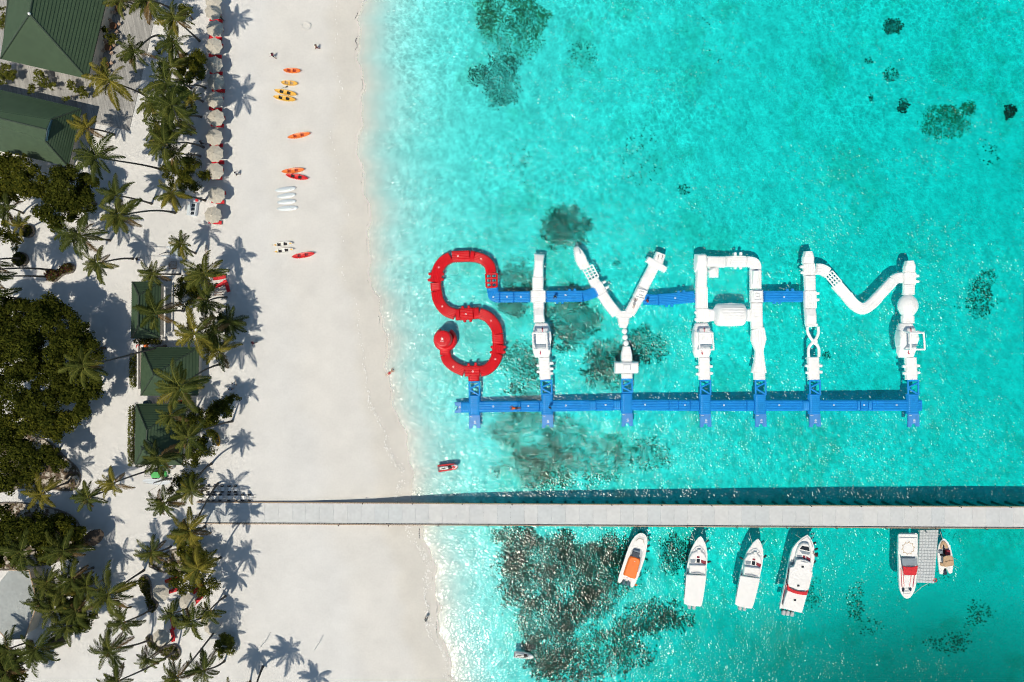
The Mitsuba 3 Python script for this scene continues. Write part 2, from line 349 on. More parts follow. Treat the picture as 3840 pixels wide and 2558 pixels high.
reef([B(1400, 1335, 80, 50), B(1180, 1300, 42, 70), B(1330, 1450, 90, 40), B(1420, 1470, 60, 40)], 'thin brown weed filling the gaps between the dark reefs below the jetty', 0.5, 0.36, 0.3, 'brown_coral', 36)

# ---------------------------------------------------------------- the inflatable water park
WMAT = {'r': 'red_pvc', 'b': 'blue_pvc', 'w': 'white_pvc', 'p': 'pale_blue_pvc'}
def strip(pts, w, h=0.55, ribs='a', nr=7, amp=0.115, pitch=0.30, zb=-0.15, end=0.10):
    """One inflatable module along a line given in photo pixels, w pixels wide: tubes side by side ('a' along it, 'x' across it)."""
    hh = np.atleast_1d(np.asarray(h, float)); hm = float(hh.max())
    p = np.array([P(x, y, hm)[:2] for x, y in pts]); k = S * (H - hm) / H
    ww = np.atleast_1d(np.asarray(w, float)) * k / 2
    c = catmull(p, pitch / 6 if ribs == 'x' else 0.13)
    s = np.concatenate([[0], np.cumsum(np.linalg.norm(np.diff(c, axis=0), axis=1))]); L = s[-1]; t = s / L
    ww = np.interp(t, np.linspace(0, 1, len(ww)), ww); hh = np.interp(t, np.linspace(0, 1, len(hh)), hh)
    tg = np.gradient(c, axis=0); tg /= np.linalg.norm(tg, axis=1, keepdims=True) + 1e-9
    nv = 6 * nr + 1 if ribs == 'a' else 17
    v = np.linspace(-1, 1, nv); v = np.sign(v) * (1 - (1 - np.abs(v)) ** 1.0)
    ev = np.sqrt(np.maximum(1 - np.abs(v) ** 7, 0))
    d = np.minimum(s, L - s) / end
    eu = np.sqrt(np.maximum(1 - (1 - np.clip(d, 0, 1)) ** 2, 0))
    if ribs == 'a': rib = np.abs(np.sin(math.pi * nr * (v + 1) / 2))[None] ** 0.5 * np.ones((len(s), 1))
    elif ribs == 'x':
        m = max(1, round(L / pitch)); rib = np.abs(np.sin(math.pi * m * t))[:, None] ** 0.5 * np.ones((1, nv))
    else: rib = np.zeros((len(s), nv))
    e = ev[None] * eu[:, None]
    Z = zb + (hh[:, None] - zb) * e + amp * (rib - 0.7) * e
    nrm = np.stack([-tg[:, 1], tg[:, 0]], 1)
    XY = c[:, None] + nrm[:, None] * (v[None, :, None] * ww[:, None, None])
    n, V = len(s), np.concatenate([XY, Z[..., None]], -1).reshape(-1, 3)
    i = np.arange(n * nv).reshape(n, nv)
    q = np.stack([i[:-1, :-1], i[1:, :-1], i[1:, 1:], i[:-1, 1:]], -1).reshape(-1, 4)
    q = np.vstack([q, np.stack([i[:-1, -1], i[1:, -1], i[1:, 0], i[:-1, 0]], -1)])
    f = np.vstack([q[:, [0, 2, 1]], q[:, [0, 3, 2]]])
    return TM(V, f)
def lug(x, y, ang, w=0.34, l=0.5, h=0.45):
    """A rounded boarding step standing out of a module's side."""
    c = P(x, y, h)[:2]; u = np.array([math.cos(ang), math.sin(ang)]); n = np.array([-u[1], u[0]])
    o = np.array([c - u * l + n * w * 0.75, c - u * l - n * w * 0.75, c + u * 0.02 - n * w * 0.66, c + u * 0.12 - n * w * 0.4, c + u * 0.12 + n * w * 0.4, c + u * 0.02 + n * w * 0.66])
    return prism(o, -0.1, h, 0.1)
def emblem(x, y, z, r=0.15):
    a = np.arange(21) / 20 * 2 * math.pi; c = P(x, y, z)
    ro = np.column_stack([c[0] + r * np.cos(a), c[1] + r * np.sin(a), a * 0 + z]); ri = ro.copy(); ri[:, :2] = c[:2] + (ro[:, :2] - c[:2]) * 0.5
    f = []
    for i in range(20): f += [[i, i + 1, 22 + i], [i, 22 + i, 21 + i]]
    bar = box((c[0], c[1] - r * 1.9, z), (r * 3.0, r * 0.45, 0.004))
    return TM(np.vstack([ro, ri]), f), bar
def module(par, q, m, pts, w, ribs='a', h=0.55, em=None, name='module', label=None, lugs=(), z_em=None, **kw):
    pts = [q(*p) for p in pts]; sc = 1 / ((q(1, 0)[0] - q(0, 0)[0]) ** -1)
    k = part(par, name, strip(pts, np.asarray(w) * sc, h, ribs, **kw), WMAT[m], smooth=60, label=label)
    if em:
        ring, bar = emblem(*q(*em), (z_em or float(np.max(h))) + 0.05)
        part(k, 'emblem', ring, 'print_white', smooth=False)
    for (x, y, a) in lugs:
        part(k, 'step', lug(*q(x, y), math.radians(a), w=0.34, l=0.45), WMAT[m], smooth=30)
    return k
def ladder(par, q, m, c, nx, ny, h=0.5, r=0.17, label=None):
    """A frame of tubes with open water between them; c: its corners TL, TR, BR, BL."""
    c = [P(*q(*a), h) - [0, 0, r * 0.6] for a in c]; ms = []
    lerp = lambda a, b, t: a + (b - a) * t
    k = thing_part(par, 'ladder')
    for i in range(nx + 1): part(k, 'tube', tube([lerp(c[0], c[1], i / nx), lerp(c[3], c[2], i / nx)], r, 10), WMAT[m], smooth=60)
    for j in range(ny + 1): part(k, 'tube', tube([lerp(c[0], c[3], j / ny), lerp(c[1], c[2], j / ny)], r, 10), WMAT[m], smooth=60)
def thing_part(par, name):
    return key(f'{par}__{name}')
A5, B5 = Q(1580, 900, 2.119), Q(2500, 900, 2.119)
UP, DN, RT, LF = 90, -90, 0, 180

# --- red letter S
s_ = thing('inflatable_course', 'red inflatable letter S course with a round tower at its end', 'water park course', 'inflatable letters of the water park')
module(s_, A5, 'r', [(238, 130), (312, 127), (386, 124)], 94, em=(290, 128), h=0.62)
module(s_, A5, 'r', [(236, 132), (170, 172), (128, 240), (112, 338)], 94, em=(138, 218), lugs=[(175, 268, 15), (172, 312, 5), (60, 268, 175), (55, 318, 185)])
module(s_, A5, 'r', [(112, 336), (118, 405)], 92, 'x')
module(s_, A5, 'r', [(118, 402), (135, 480), (190, 556), (272, 592)], 92, em=(166, 528))
module(s_, A5, 'r', [(268, 592), (306, 590)], 96, 'x')
module(s_, A5, 'r', [(303, 590), (415, 582)], 100, em=(353, 590), nr=8, lugs=[(328, 530, 95), (377, 526, 90), (345, 648, -90), (392, 645, -85)])
module(s_, A5, 'r', [(412, 582), (460, 578)], 98, 'x')
module(s_, A5, 'r', [(455, 578), (530, 612), (588, 682), (609, 752)], 92, em=(553, 641))
module(s_, A5, 'r', [(606, 748), (612, 832)], 96, 'x')
module(s_, A5, 'r', [(612, 828), (607, 905)], 96, lugs=[(668, 850, 0), (664, 890, 0), (556, 852, 180), (550, 895, 190)])
module(s_, A5, 'r', [(607, 898), (580, 970), (525, 1026), (462, 1046)], 92, em=(588, 948))
module(s_, A5, 'r', [(342, 1042), (466, 1042)], 92, em=(408, 1045), lugs=[(376, 985, 90), (432, 980, 90)])
module(s_, A5, 'r', [(415, 1072), (418, 1124)], 94, 'x')
module(s_, A5, 'r', [(345, 1046), (265, 1010), (208, 960), (190, 908)], 88, em=(254, 1007))
module(s_, A5, 'r', [(189, 915), (188, 845)], 90, 'x')
module(s_, A5, 'r', [(384, 124), (422, 130)], 94, 'x')
module(s_, A5, 'r', [(418, 129), (490, 152), (540, 198), (557, 265)], 88, em=(474, 150))
ladder(s_, A5, 'r', [(514, 270), (600, 266), (600, 372), (518, 376)], 2, 3)
# round climbing tower
c = P(*A5(190, 792), 0.5); a = np.radians(np.concatenate([np.arange(112, 432, 10)])); ro, ri = 1.98, 1.15
ringpts = np.array([c[:2] + 1.62 * np.array([math.cos(t), math.sin(t)]) for t in a])
base = thing_part(s_, 'tower')
part(base, 'base_ring', tube(np.column_stack([ringpts, np.full(len(a), 0.30)]), 0.42, 14), 'red_pvc', 60)
part(base, 'base_ring', tube(np.column_stack([c[:2] + (ringpts - c[:2]) * 0.97, np.full(len(a), 0.78)]), 0.30, 14), 'red_pvc', 60)
tp = P(*A5(168, 785), 3.1)
rr = np.arange(36) * 2 * math.pi / 36
circ = lambda r, z, o=(0, 0): np.column_stack([tp[0] + r * np.cos(rr) + o[0], tp[1] + r * np.sin(rr) + o[1], np.full(36, z)])
off = c[:2] - tp[:2]
part(base, 'drum', loft([circ(1.38, 0.0, off), circ(1.45, 1.2, off * 0.6), circ(1.45, 2.6, off * 0.15), circ(1.38, 2.95), circ(1.2, 3.08)]), 'red_pvc', 40)
kn = []
for i, R_ in enumerate((0.22, 0.48, 0.74, 1.0, 1.24)):
    m = int(6 + i * 7)
    for j in range(m):
        t = 2 * math.pi * j / m + i
        kn.append(ball((tp[0] + R_ * math.cos(t), tp[1] + R_ * math.sin(t), 3.08 - 0.08 * (i == 4)), (0.1, 0.1, 0.07), 1))
part(base, 'studs', cat(*kn), 'red_pvc', 60, kind='stuff')
ring, bar = emblem(*A5(165, 786), 3.17, 0.2); part(base, 'emblem', cat(ring, bar), 'print_white', False)

# --- blue links between the letters
lk = thing('inflatable_link', 'blue inflatable link running from the red letter to the first white letter', 'water park link', 'blue links between the letters')
module(lk, A5, 'b', [(566, 378), (569, 408)], 96, 'x')
module(lk, A5, 'b', [(568, 402), (574, 438), (590, 449), (626, 451)], 92, em=(571, 452))
module(lk, A5, 'b', [(622, 451), (738, 451)], 92, em=(681, 451))
module(lk, A5, 'b', [(734, 451), (866, 449)], 92, em=(790, 452))
lk = thing('inflatable_link', 'blue inflatable link between the climbing tower letter and the rocket nosed letter', 'water park link', 'blue links between the letters')
module(lk, A5, 'b', [(993, 447), (1286, 445)], 94, em=(1146, 438), lugs=[(1178, 392, 90), (1220, 390, 90), (1080, 502, -90), (1122, 502, -90)])
module(lk, A5, 'b', [(1282, 445), (1330, 434), (1400, 404)], 90, 'a')
lk = thing('inflatable_link', 'blue inflatable link between the rocket nosed letter and the letter with the barrel', 'water park link', 'blue links between the letters')
module(lk, A5, 'b', [(1770, 470), (1830, 472), (1890, 474)], 88, 'a')
module(lk, A5, 'b', [(1884, 473), (2000, 466), (2177, 448)], 96, em=(2018, 461), lugs=[(2046, 408, 90), (2088, 404, 90), (1950, 528, -90), (1994, 526, -90)])
lk = thing('inflatable_link', 'short blue inflatable link between the barrel letter and the last letter', 'water park link', 'blue links between the letters')
module(lk, B5, 'b', [(780, 447), (1090, 447)], 94, em=(934, 453), lugs=[(962, 392, 90), (1004, 390, 90), (860, 502, -90), (902, 502, -90)])

def slide_tower(par, q, cx, fx, yb=655):
    """Ramp up, platform and ramp down under a leaning frame of tubes; cx: the ramp's middle, fx: the frame's middle at its top."""
    k = thing_part(par, 'slide_tower')
    sc = 1 / 2.119
    pts = [q(cx - 4, yb), q(cx - 2, yb + 40), q(cx, yb + 90), q(cx, yb + 150), q(cx + 1, yb + 210), q(cx + 2, yb + 250), q(cx + 3, yb + 282)]
    part(k, 'ramp', strip(pts, np.array([104, 142, 140, 140, 146, 150, 118]) * sc, np.array([0.5, 0.9, 1.5, 1.55, 1.3, 0.8, 0.5]), 'a', 7, 0.05), 'white_pvc', 60)
    for s in (-1, 1):
        part(k, 'side_wall', strip([q(cx + s * 58, yb + 60), q(cx + s * 66, yb + 110), q(cx + s * 60, yb + 195)], np.array([22, 26, 20]) * sc, np.array([1.2, 1.85, 1.3]), None, end=0.3), 'white_pvc', 60)
    zt = 3.0; lo = [P(*q(cx + a, yb + b), 1.3) for a, b in ((-50, 70), (52, 70), (55, 215), (-48, 215))]
    hi = [P(*q(fx + a, b), zt) for a, b in ((-55, yb + 85), (52, yb + 83), (62, yb + 215), (-50, yb + 215))]
    for a, b in zip(lo, hi): part(k, 'post', tube([a, b], 0.15, 9), 'white_pvc', 60)
    for i in range(4): part(k, 'rail', tube([hi[i], hi[(i + 1) % 4]], 0.16, 9), 'white_pvc', 60)
    part(k, 'cross_tube', tube([lo[2] * 0.5 + hi[2] * 0.5, lo[3] * 0.5 + hi[3] * 0.5], 0.14, 9), 'white_pvc', 60)
    for (ax, ay, sg) in ((cx + 2, yb + 60, 1), (cx - 16, yb + 238, -1)):
        z_ = 1.22 if sg > 0 else 1.02; o = P(*q(ax, ay), z_)
        ar = np.array([[-0.05, -0.5], [0.05, -0.5], [0.05, 0.1], [0.17, 0.1], [0, 0.55], [-0.17, 0.1], [-0.05, 0.1]]) * 0.9
        ar[:, 1] *= sg; tilt = -0.28 * sg
        m = loft([np.column_stack([ar + o[:2], z_ + ar[:, 1] * -0.3 + e]) for e in (0.03, 0.05)], concave=True)
        part(k, 'arrow', m, 'print_red', False)
    return k
def bridge(par, q, m, x0, x1, y0, y1, V=True):
    """Blue side tubes with slanting tubes between them."""
    k = thing_part(par, 'open_bridge'); h = 0.42; c = lambda x, y: P(*q(x, y), h) - [0, 0, 0.1]
    w = 7
    for a, b in (((x0 + w, y0), (x0 + w + 3, y1)), ((x1 - w, y0), (x1 - w + 3, y1)), ((x0 + w, y0 + 5), (x1 - w, y0 + 5)), ((x0 + w + 3, y1), (x1 - w + 3, y1)),
                 ((x0 + w, y0 + 62), (x1 - w, y0 + 22)), ((x0 + w, y0 + 66), (x1 - w + 2, y1 - 5))):
        part(k, 'tube', tube([c(*a), c(*b)], 0.16, 9), WMAT[m], 60)
    return k

# --- white letter I
i_ = thing('inflatable_course', 'straight white inflatable letter I course with a pillow top and a slide tower', 'water park course', 'inflatable letters of the water park')
k = module(i_, A5, 'w', [(942, 100), (938, 150), (934, 230), (930, 294)], [92, 80, 84, 90], None, np.array([0.7, 1.3, 1.3, 0.8]), name='pillow', end=0.5)
module(i_, A5, 'w', [(928, 292), (928, 398)], [100, 94], 'x', h=0.62, pitch=0.4)
module(i_, A5, 'w', [(868, 446), (992, 445)], 100, 'a', h=0.56)
module(i_, A5, 'w', [(934, 488), (934, 546)], 96, 'x')
module(i_, A5, 'w', [(936, 542), (936, 580), (940, 655)], [90, 90, 100], 'x', h=np.array([0.5, 0.9, 0.55]), pitch=0.2, amp=0.03)
slide_tower(i_, A5, 960, 940)
module(i_, A5, 'w', [(976, 930), (982, 1020), (988, 1112)], 98, 'x', em=None, lugs=[(1044, 978, 10), (1046, 1024, 0), (1044, 1060, 0), (920, 1000, 185), (922, 1048, 185)], pitch=0.5, amp=0.04)
bridge(i_, A5, 'b', 946, 1042, 1112, 1225)
bridge(s_, A5, 'b', 374, 468, 1122, 1240)

# --- white letter Y
y_ = thing('inflatable_course', 'white inflatable letter Y course with a rocket nose and round stepping stones', 'water park course', 'inflatable letters of the water park')
module(y_, A5, 'w', [(1232, 40), (1250, 90), (1275, 150), (1292, 190)], [34, 78, 98, 92], None, np.array([0.6, 1.3, 1.3, 0.7]), name='rocket_nose', end=0.5)
part(y_, 'fin', tube([P(*A5(1246, 70), 1.35), P(*A5(1262, 112), 1.6)], [0.08, 0.2], 8), 'white_pvc', 60)
module(y_, A5, 'w', [(1288, 182), (1306, 222)], 92, 'x')
ladder(y_, A5, 'w', [(1284, 238), (1360, 196), (1410, 290), (1335, 325)], 3, 4, r=0.13)
module(y_, A5, 'w', [(1362, 304), (1392, 352)], 92, 'x')
module(y_, A5, 'w', [(1390, 346), (1440, 430)], 96, 'a', lugs=[(1462, 330, 30), (1486, 372, 30)])
module(y_, A5, 'w', [(1436, 424), (1490, 505), (1560, 592)], 94, 'x', pitch=0.45, amp=0.04)
module(y_, A5, 'w', [(1545, 588), (1680, 588)], 60, 'a', nr=5)
module(y_, A5, 'w', [(1656, 586), (1700, 510), (1735, 452)], 94, 'x', pitch=0.45, amp=0.04)
k = module(y_, A5, 'w', [(1728, 462), (1768, 378)], 100, None, h=0.75, name='box_step')
part(k, 'frame', tube([P(*A5(x, y), 0.9) for x, y in ((1722, 388), (1792, 408), (1770, 470), (1700, 450), (1722, 388))], 0.12, 8), 'white_pvc', 60)
part(k, 'frame', tube([P(*A5(x, y), 0.95) for x, y in ((1736, 410), (1770, 420), (1760, 448), (1728, 438), (1736, 410))], 0.1, 8), 'white_pvc', 60)
module(y_, A5, 'w', [(1762, 385), (1795, 320)], 96, 'x')
module(y_, A5, 'w', [(1790, 330), (1826, 262), (1862, 190)], 94, 'a', h=0.7)
module(y_, A5, 'w', [(1795, 145), (1870, 188), (1955, 240)], [50, 62, 50], None, h=1.0, name='cross_bar')
module(y_, A5, 'w', [(1876, 195), (1912, 100)], [100, 86], 'x', h=np.array([0.9, 0.7]), name='slide', pitch=0.3)
for x in (1888, 1920):
    part(y_, 'strap', tube([P(*A5(x, 118), 0.86), P(*A5(x - 10, 155), 0.96)], 0.05, 6), 'black_rubber', 60)
module(y_, A5, 'w', [(1612, 612), (1610, 650), (1606, 700)], [104, 92, 62], 'x')
for (x, y) in ((1614, 725), (1618, 773), (1626, 820)):
    m = ball(P(*A5(x, y), 0.25), (0.50, 0.50, 0.34), 3)
    part(y_, 'stepping_stone', m, 'white_pvc', 60)
module(y_, A5, 'w', [(1634, 843), (1635, 900), (1636, 968)], [62, 94, 96], 'x')
k = module(y_, A5, 'w', [(1538, 1015), (1734, 1015)], 98, None, h=1.05, name='roller')
part(k, 'saddle', strip([A5(1600, 1015), A5(1672, 1015)], 70 / 2.119, 1.2, None), 'white_pvc', 60)
module(y_, A5, 'w', [(1637, 1062), (1638, 1104)], 96, 'x')
bridge(y_, A5, 'b', 1588, 1682, 1104, 1212)

# --- white letter A
a_ = thing('inflatable_course', 'white inflatable letter A course round an open square with a barrel across', 'water park course', 'inflatable letters of the water park')
module(a_, B5, 'w', [(288, 250), (288, 180), (284, 98)], [98, 100, 84], None, np.array([0.7, 1.9, 1.9]), name='corner_tower', end=0.6)
module(a_, B5, 'w', [(290, 210), (290, 374)], [92, 98], 'x', h=np.array([1.3, 0.6]), pitch=0.42, amp=0.09)
module(a_, B5, 'w', [(284, 370), (284, 545)], 104, 'a')
module(a_, B5, 'w', [(288, 540), (290, 655)], 108, 'a', lugs=[(228, 575, 180), (230, 630, 180)])
slide_tower(a_, B5, 297, 312)
module(a_, B5, 'w', [(303, 930), (305, 1020), (307, 1114)], 98, 'x', lugs=[(364, 1005, 0), (366, 1060, 0), (238, 1010, 180), (240, 1066, 180)], pitch=0.5, amp=0.04)
module(a_, B5, 'w', [(322, 166), (420, 168), (482, 168)], 96, 'x', h=np.array([1.2, 0.95, 0.65]), pitch=0.42, amp=0.09)
module(a_, B5, 'w', [(476, 168), (512, 168)], 94, 'x')
module(a_, B5, 'w', [(508, 168), (640, 168)], 96, 'a', lugs=[(548, 102, 90), (592, 100, 90), (548, 226, -90), (592, 226, -90)])
module(a_, B5, 'w', [(636, 168), (690, 176), (712, 196), (714, 236)], 92, 'a')
module(a_, B5, 'w', [(714, 230), (716, 388)], 98, None, h=0.6)
k = module(a_, B5, 'w', [(714, 240), (716, 352)], 52, 'x', h=np.array([1.3, 0.7]), name='small_ramp', pitch=0.3)
k = module(a_, B5, 'w', [(722, 390), (724, 498)], 112, None, h=0.75, name='box_step')
part(k, 'frame', tube([P(*B5(x, y), 0.9) for x, y in ((690, 408), (756, 408), (758, 475), (690, 475), (690, 408))], 0.11, 8), 'white_pvc', 60)
part(k, 'frame', tube([P(*B5(x, y), 0.9) for x, y in ((710, 428), (738, 428), (738, 455), (710, 455), (710, 428))], 0.09, 8), 'white_pvc', 60)
module(a_, B5, 'w', [(720, 496), (724, 708)], 104, 'x', pitch=0.6, amp=0.05)
module(a_, B5, 'w', [(728, 700), (735, 740), (742, 870), (743, 970), (741, 1060)], [112, 132, 72, 92, 132], 'a', h=0.6, name='narrow_bridge', nr=6)
module(a_, B5, 'w', [(742, 1052), (744, 1114)], 100, 'x')
module(a_, B5, 'w', [(336, 596), (392, 596)], [110, 92], 'x')
module(a_, B5, 'w', [(622, 596), (672, 596)], [92, 110], 'x')
bc0, bc1 = P(*B5(388, 594), 1.5), P(*B5(628, 592), 1.5); u = bc1 - bc0
brl = thing_part(a_, 'barrel')
prof = [(0.0, 1.25), (0.05, 1.7), (0.12, 1.85), (0.5, 1.9), (0.88, 1.85), (0.95, 1.7), (1.0, 1.25)]
part(brl, 'shell', tube([bc0 + u * t - [0, 0, 0.45] for t, r in prof], [r * 1.05 for t, r in prof], 26), 'white_pvc', 45)
for j in range(9):
    ang = math.radians(60 + j * 7.5); o = np.array([0, math.cos(ang), math.sin(ang)]) * 1.97
    part(brl, 'ridge', tube([bc0 + u * 0.14 + o - [0, 0, 0.45], bc0 + u * 0.86 + o - [0, 0, 0.45]], 0.085, 8), 'white_pvc', 60)
for sg in (-1, 1):
    part(brl, 'rim', tube([bc0 + u * t + np.array([0, sg * (1.86 - abs(t - 0.5) * 0.5), 0.15]) for t in np.linspace(0.1, 0.9, 9)], 0.15, 8), 'white_pvc', 60)
part(a_, 'small_slide', strip([B5(362, 222), B5(408, 286)], 52 / 2.119, np.array([1.5, 0.5]), 'a', 4), 'white_pvc', 60)
part(a_, 'platform', strip([B5(380, 216), B5(380, 300)], 84 / 2.119, 0.5, None), 'white_pvc', 60)
bridge(a_, B5, 'b', 262, 355, 1112, 1232)
bridge(a_, B5, 'b', 700, 794, 1112, 1232)

# --- white letter M
m_ = thing('inflatable_course', 'white inflatable letter M course with a smooth dome on its far leg', 'water park course', 'inflatable letters of the water park')
module(m_, B5, 'w', [(1134, 84), (1136, 130), (1136, 184)], [60, 96, 100], 'x', h=np.array([0.8, 0.8, 0.55]), name='ramp')
module(m_, B5, 'w', [(1138, 180), (1142, 282)], 100, 'a', lugs=[(1072, 212, 180), (1076, 258, 180)])
module(m_, B5, 'w', [(1144, 278), (1148, 402)], 96, 'x', pitch=0.5, amp=0.05)
module(m_, B5, 'w', [(1148, 398), (1152, 546)], 104, 'a', lugs=[(1212, 425, 0), (1212, 475, 0)])
module(m_, B5, 'w', [(1154, 542), (1156, 590), (1160, 668)], [96, 92, 96], 'x', h=np.array([0.5, 0.9, 0.55]), pitch=0.2, amp=0.03)
rg = thing_part(m_, 'ring_bridge')
def cur(pts, z=0.38): return catmull(np.array([P(*B5(x, y), z) for x, y in pts]), 0.15)
part(rg, 'tube', tube(cur([(1118, 690), (1120, 730), (1140, 772), (1166, 806)]), 0.26, 12), 'white_pvc', 60)
part(rg, 'tube', tube(cur([(1204, 690), (1206, 735), (1192, 775), (1168, 806)]), 0.26, 12), 'white_pvc', 60)
part(rg, 'tube', tube(cur([(1166, 806), (1132, 850), (1126, 890), (1128, 930)]), 0.26, 12), 'white_pvc', 60)
part(rg, 'tube', tube(cur([(1168, 806), (1204, 850), (1210, 890), (1208, 930)]), 0.26, 12), 'white_pvc', 60)
part(rg, 'hub', disc(P(*B5(1167, 806), 0.0), 0.48, 0.72, 22, 0.12), 'white_pvc', 40)
module(m_, B5, 'w', [(1160, 664), (1162, 692)], 104, 'x')
module(m_, B5, 'w', [(1172, 928), (1174, 1000), (1178, 1114)], 98, 'x', lugs=[(1236, 1000, 0), (1238, 1050, 0), (1112, 1000, 180), (1114, 1055, 180)], pitch=0.5, amp=0.04)
module(m_, B5, 'w', [(1194, 228), (1240, 232), (1296, 262)], 94, 'a')
ladder(m_, B5, 'w', [(1262, 288), (1318, 246), (1392, 330), (1335, 376)], 3, 4, r=0.13)
module(m_, B5, 'w', [(1352, 344), (1440, 444)], 92, 'a')
module(m_, B5, 'w', [(1434, 436), (1500, 512), (1570, 545), (1640, 505), (1698, 444)], 96, 'a')
module(m_, B5, 'w', [(1692, 450), (1745, 392)], 92, 'x')
module(m_, B5, 'w', [(1740, 398), (1790, 345), (1812, 318)], 90, 'a')
module(m_, B5, 'w', [(1808, 322), (1845, 300), (1886, 298)], 88, 'a')
module(m_, B5, 'w', [(1942, 160), (1944, 200), (1944, 254)], [60, 94, 100], 'x', h=np.array([0.8, 0.8, 0.55]), name='ramp')
module(m_, B5, 'w', [(1942, 250), (1940, 358)], 104, 'a', lugs=[(2006, 285, 0), (2006, 330, 0)])
module(m_, B5, 'w', [(1936, 354), (1934, 436)], 98, 'x')
dc = P(*B5(1942, 525), 1.2)
dm = ball((0, 0, 0), 1, 4); v = dm.vertices.copy(); sgn = np.clip(v[:, 1], -1, 1)
v[:, 0] *= 1.72 * (1 - 0.28 * np.clip(-sgn, 0, 1) ** 1.5); v[:, 1] *= 2.05; v[:, 2] *= 1.45
part(m_, 'dome', TM(v + dc - [0, 0, 1.05], dm.faces), 'white_pvc', True)
part(m_, 'dome_seam', tube([dc + np.array([0.05 * math.sin(t * 3), 2.05 * math.cos(t), 1.47 * math.sin(t) - 1.05]) for t in np.linspace(0.1, math.pi - 0.1, 18)], 0.05, 6), 'white_pvc', 60)
module(m_, B5, 'w', [(1928, 600), (1928, 662)], 106, 'x')
slide_tower(m_, B5, 1938, 1990)
module(m_, B5, 'w', [(1950, 930), (1952, 1000), (1956, 1114)], 98, 'x', lugs=[(2012, 1000, 0), (2014, 1055, 0), (1886, 1005, 180), (1888, 1060, 180)], pitch=0.5, amp=0.04)
bridge(m_, B5, 'b', 1132, 1226, 1112, 1232)
bridge(m_, B5, 'b', 1912, 2008, 1112, 1232)

# --- blue walkway along the bottom
w_ = thing('inflatable_walkway', 'long blue inflatable walkway along the feet of all the letters with seven entry ramps', 'water park walkway')
OFF = (2500 - 1580) * 2.119
crossx = [420, 1000, 1634, 308 + OFF, 747 + OFF, 1178 + OFF, 1962 + OFF]
yl = lambda x: np.interp(x, [260, 420, 1000, 1634, 1634 + 600, 4000], [1328, 1328, 1322, 1312, 1318, 1316])
xsd = [(384, 772), (768, 790), (786, 940), (936, 1340), (1332, 1390), (1386, 1530), (1524, 1584), (1580, 1972), (1966, 2046), (2040, 190 + OFF), (186 + OFF, 262 + OFF), (258 + OFF, 640 + OFF),
       (636 + OFF, 700 + OFF), (696 + OFF, 1088 + OFF), (1084 + OFF, 1134 + OFF), (1130 + OFF, 1520 + OFF), (1516 + OFF, 1540 + OFF), (1540 + OFF, 1606 + OFF), (1604 + OFF, 1634 + OFF), (1632 + OFF, 2036 + OFF)]
ems = {0: 572, 2: 850, 3: 1148, 5: 1464, 7: 1778, 9: 2095, 11: 456 + OFF, 13: 895 + OFF, 15: 1328 + OFF, 17: 1570 + OFF, 19: 1828 + OFF}
for i, (x0, x1) in enumerate(xsd):
    jt = x1 - x0 < 62 and i != 17
    xm = (x0 + x1) / 2
    module(w_, A5, 'b', [(x0, yl(x0)), (xm, yl(xm)), (x1, yl(x1))], 92 if not jt else 88, 'x' if jt else 'a', h=0.5, em=(ems[i], yl(ems[i]) - 4) if i in ems else None)
for x in crossx:
    y = yl(x)
    k = module(w_, A5, 'b', [(x + 2, y - 92), (x + 3, y + 68)], 96, 'x', h=0.575, name='crossing', pitch=0.34)
    rp = [A5(*p) for p in ((x - 40, y + 64), (x + 46, y + 64), (x + 50, y + 168), (x + 22, y + 168), (x + 14, y + 146), (x - 8, y + 146), (x - 16, y + 172), (x - 42, y + 172))]
    r_ = part(w_, 'entry_ramp', pprism(rp, -0.1, 0.3, 0.06, concave=True), 'pale_blue_pvc', 30)
    ring, bar = emblem(*A5(x + 6, y + 116), 0.306, 0.17); part(r_, 'emblem', cat(ring, bar), 'print_white', False)
    part(r_, 'handle', tube([P(*A5(x - 36, y + 76), 0.36), P(*A5(x - 14, y + 78), 0.36)], 0.06, 6), 'print_white', 60)
k = part(w_, 'entry_ramp', pprism([A5(*p) for p in ((262, 1290), (318, 1288), (318, 1374), (262, 1376), (270, 1352), (290, 1346), (290, 1322), (270, 1316))], -0.1, 0.3, 0.06, concave=True), 'pale_blue_pvc', 30)
ring, bar = emblem(*A5(305, 1330), 0.306, 0.15); part(k, 'emblem', ring, 'print_white', False)
module(w_, A5, 'b', [(314, 1330), (390, 1329)], 92, 'x', h=0.5)

# ---------------------------------------------------------------- jetty
for i, c in enumerate(((0.535, 0.56, 0.57), (0.56, 0.58, 0.585), (0.515, 0.55, 0.565), (0.57, 0.585, 0.585))):
    mat(f'concrete_{i}', vary(c, 0.7, 0.12, 3.0), 0.8)
mat('timber', vary((0.42, 0.30, 0.20), 2, 0.2), 0.7)
mat('pile_concrete', vary((0.10, 0.10, 0.09), 1, 0.3), 0.9)
mat('dark_metal', (0.03, 0.03, 0.03), 0.4)
mat('grey_plastic', vary((0.52, 0.56, 0.58), 3, 0.08), 0.45)
mat('gelcoat', vary((0.80, 0.80, 0.79), 2, 0.04), 0.22, clearcoat=0.6)
mat('grey_deck', vary((0.42, 0.46, 0.49), 2, 0.12), 0.6)
mat('smoked_glass', (0.02, 0.025, 0.03), 0.1, spec=0.8)
mat('grey_glass', (0.25, 0.30, 0.34), 0.1, spec=0.8)
mat('wine_vinyl', (0.22, 0.012, 0.03), 0.5)
mat('orange_cover', vary((0.85, 0.18, 0.02), 2, 0.12), 0.5)
mat('red_canvas', vary((0.60, 0.02, 0.03), 2, 0.1), 0.7)
mat('tan_canvas', vary((0.48, 0.33, 0.20), 3, 0.12), 0.8)
mat('steel', (0.5, 0.52, 0.54), 0.25, metallic=0.9)
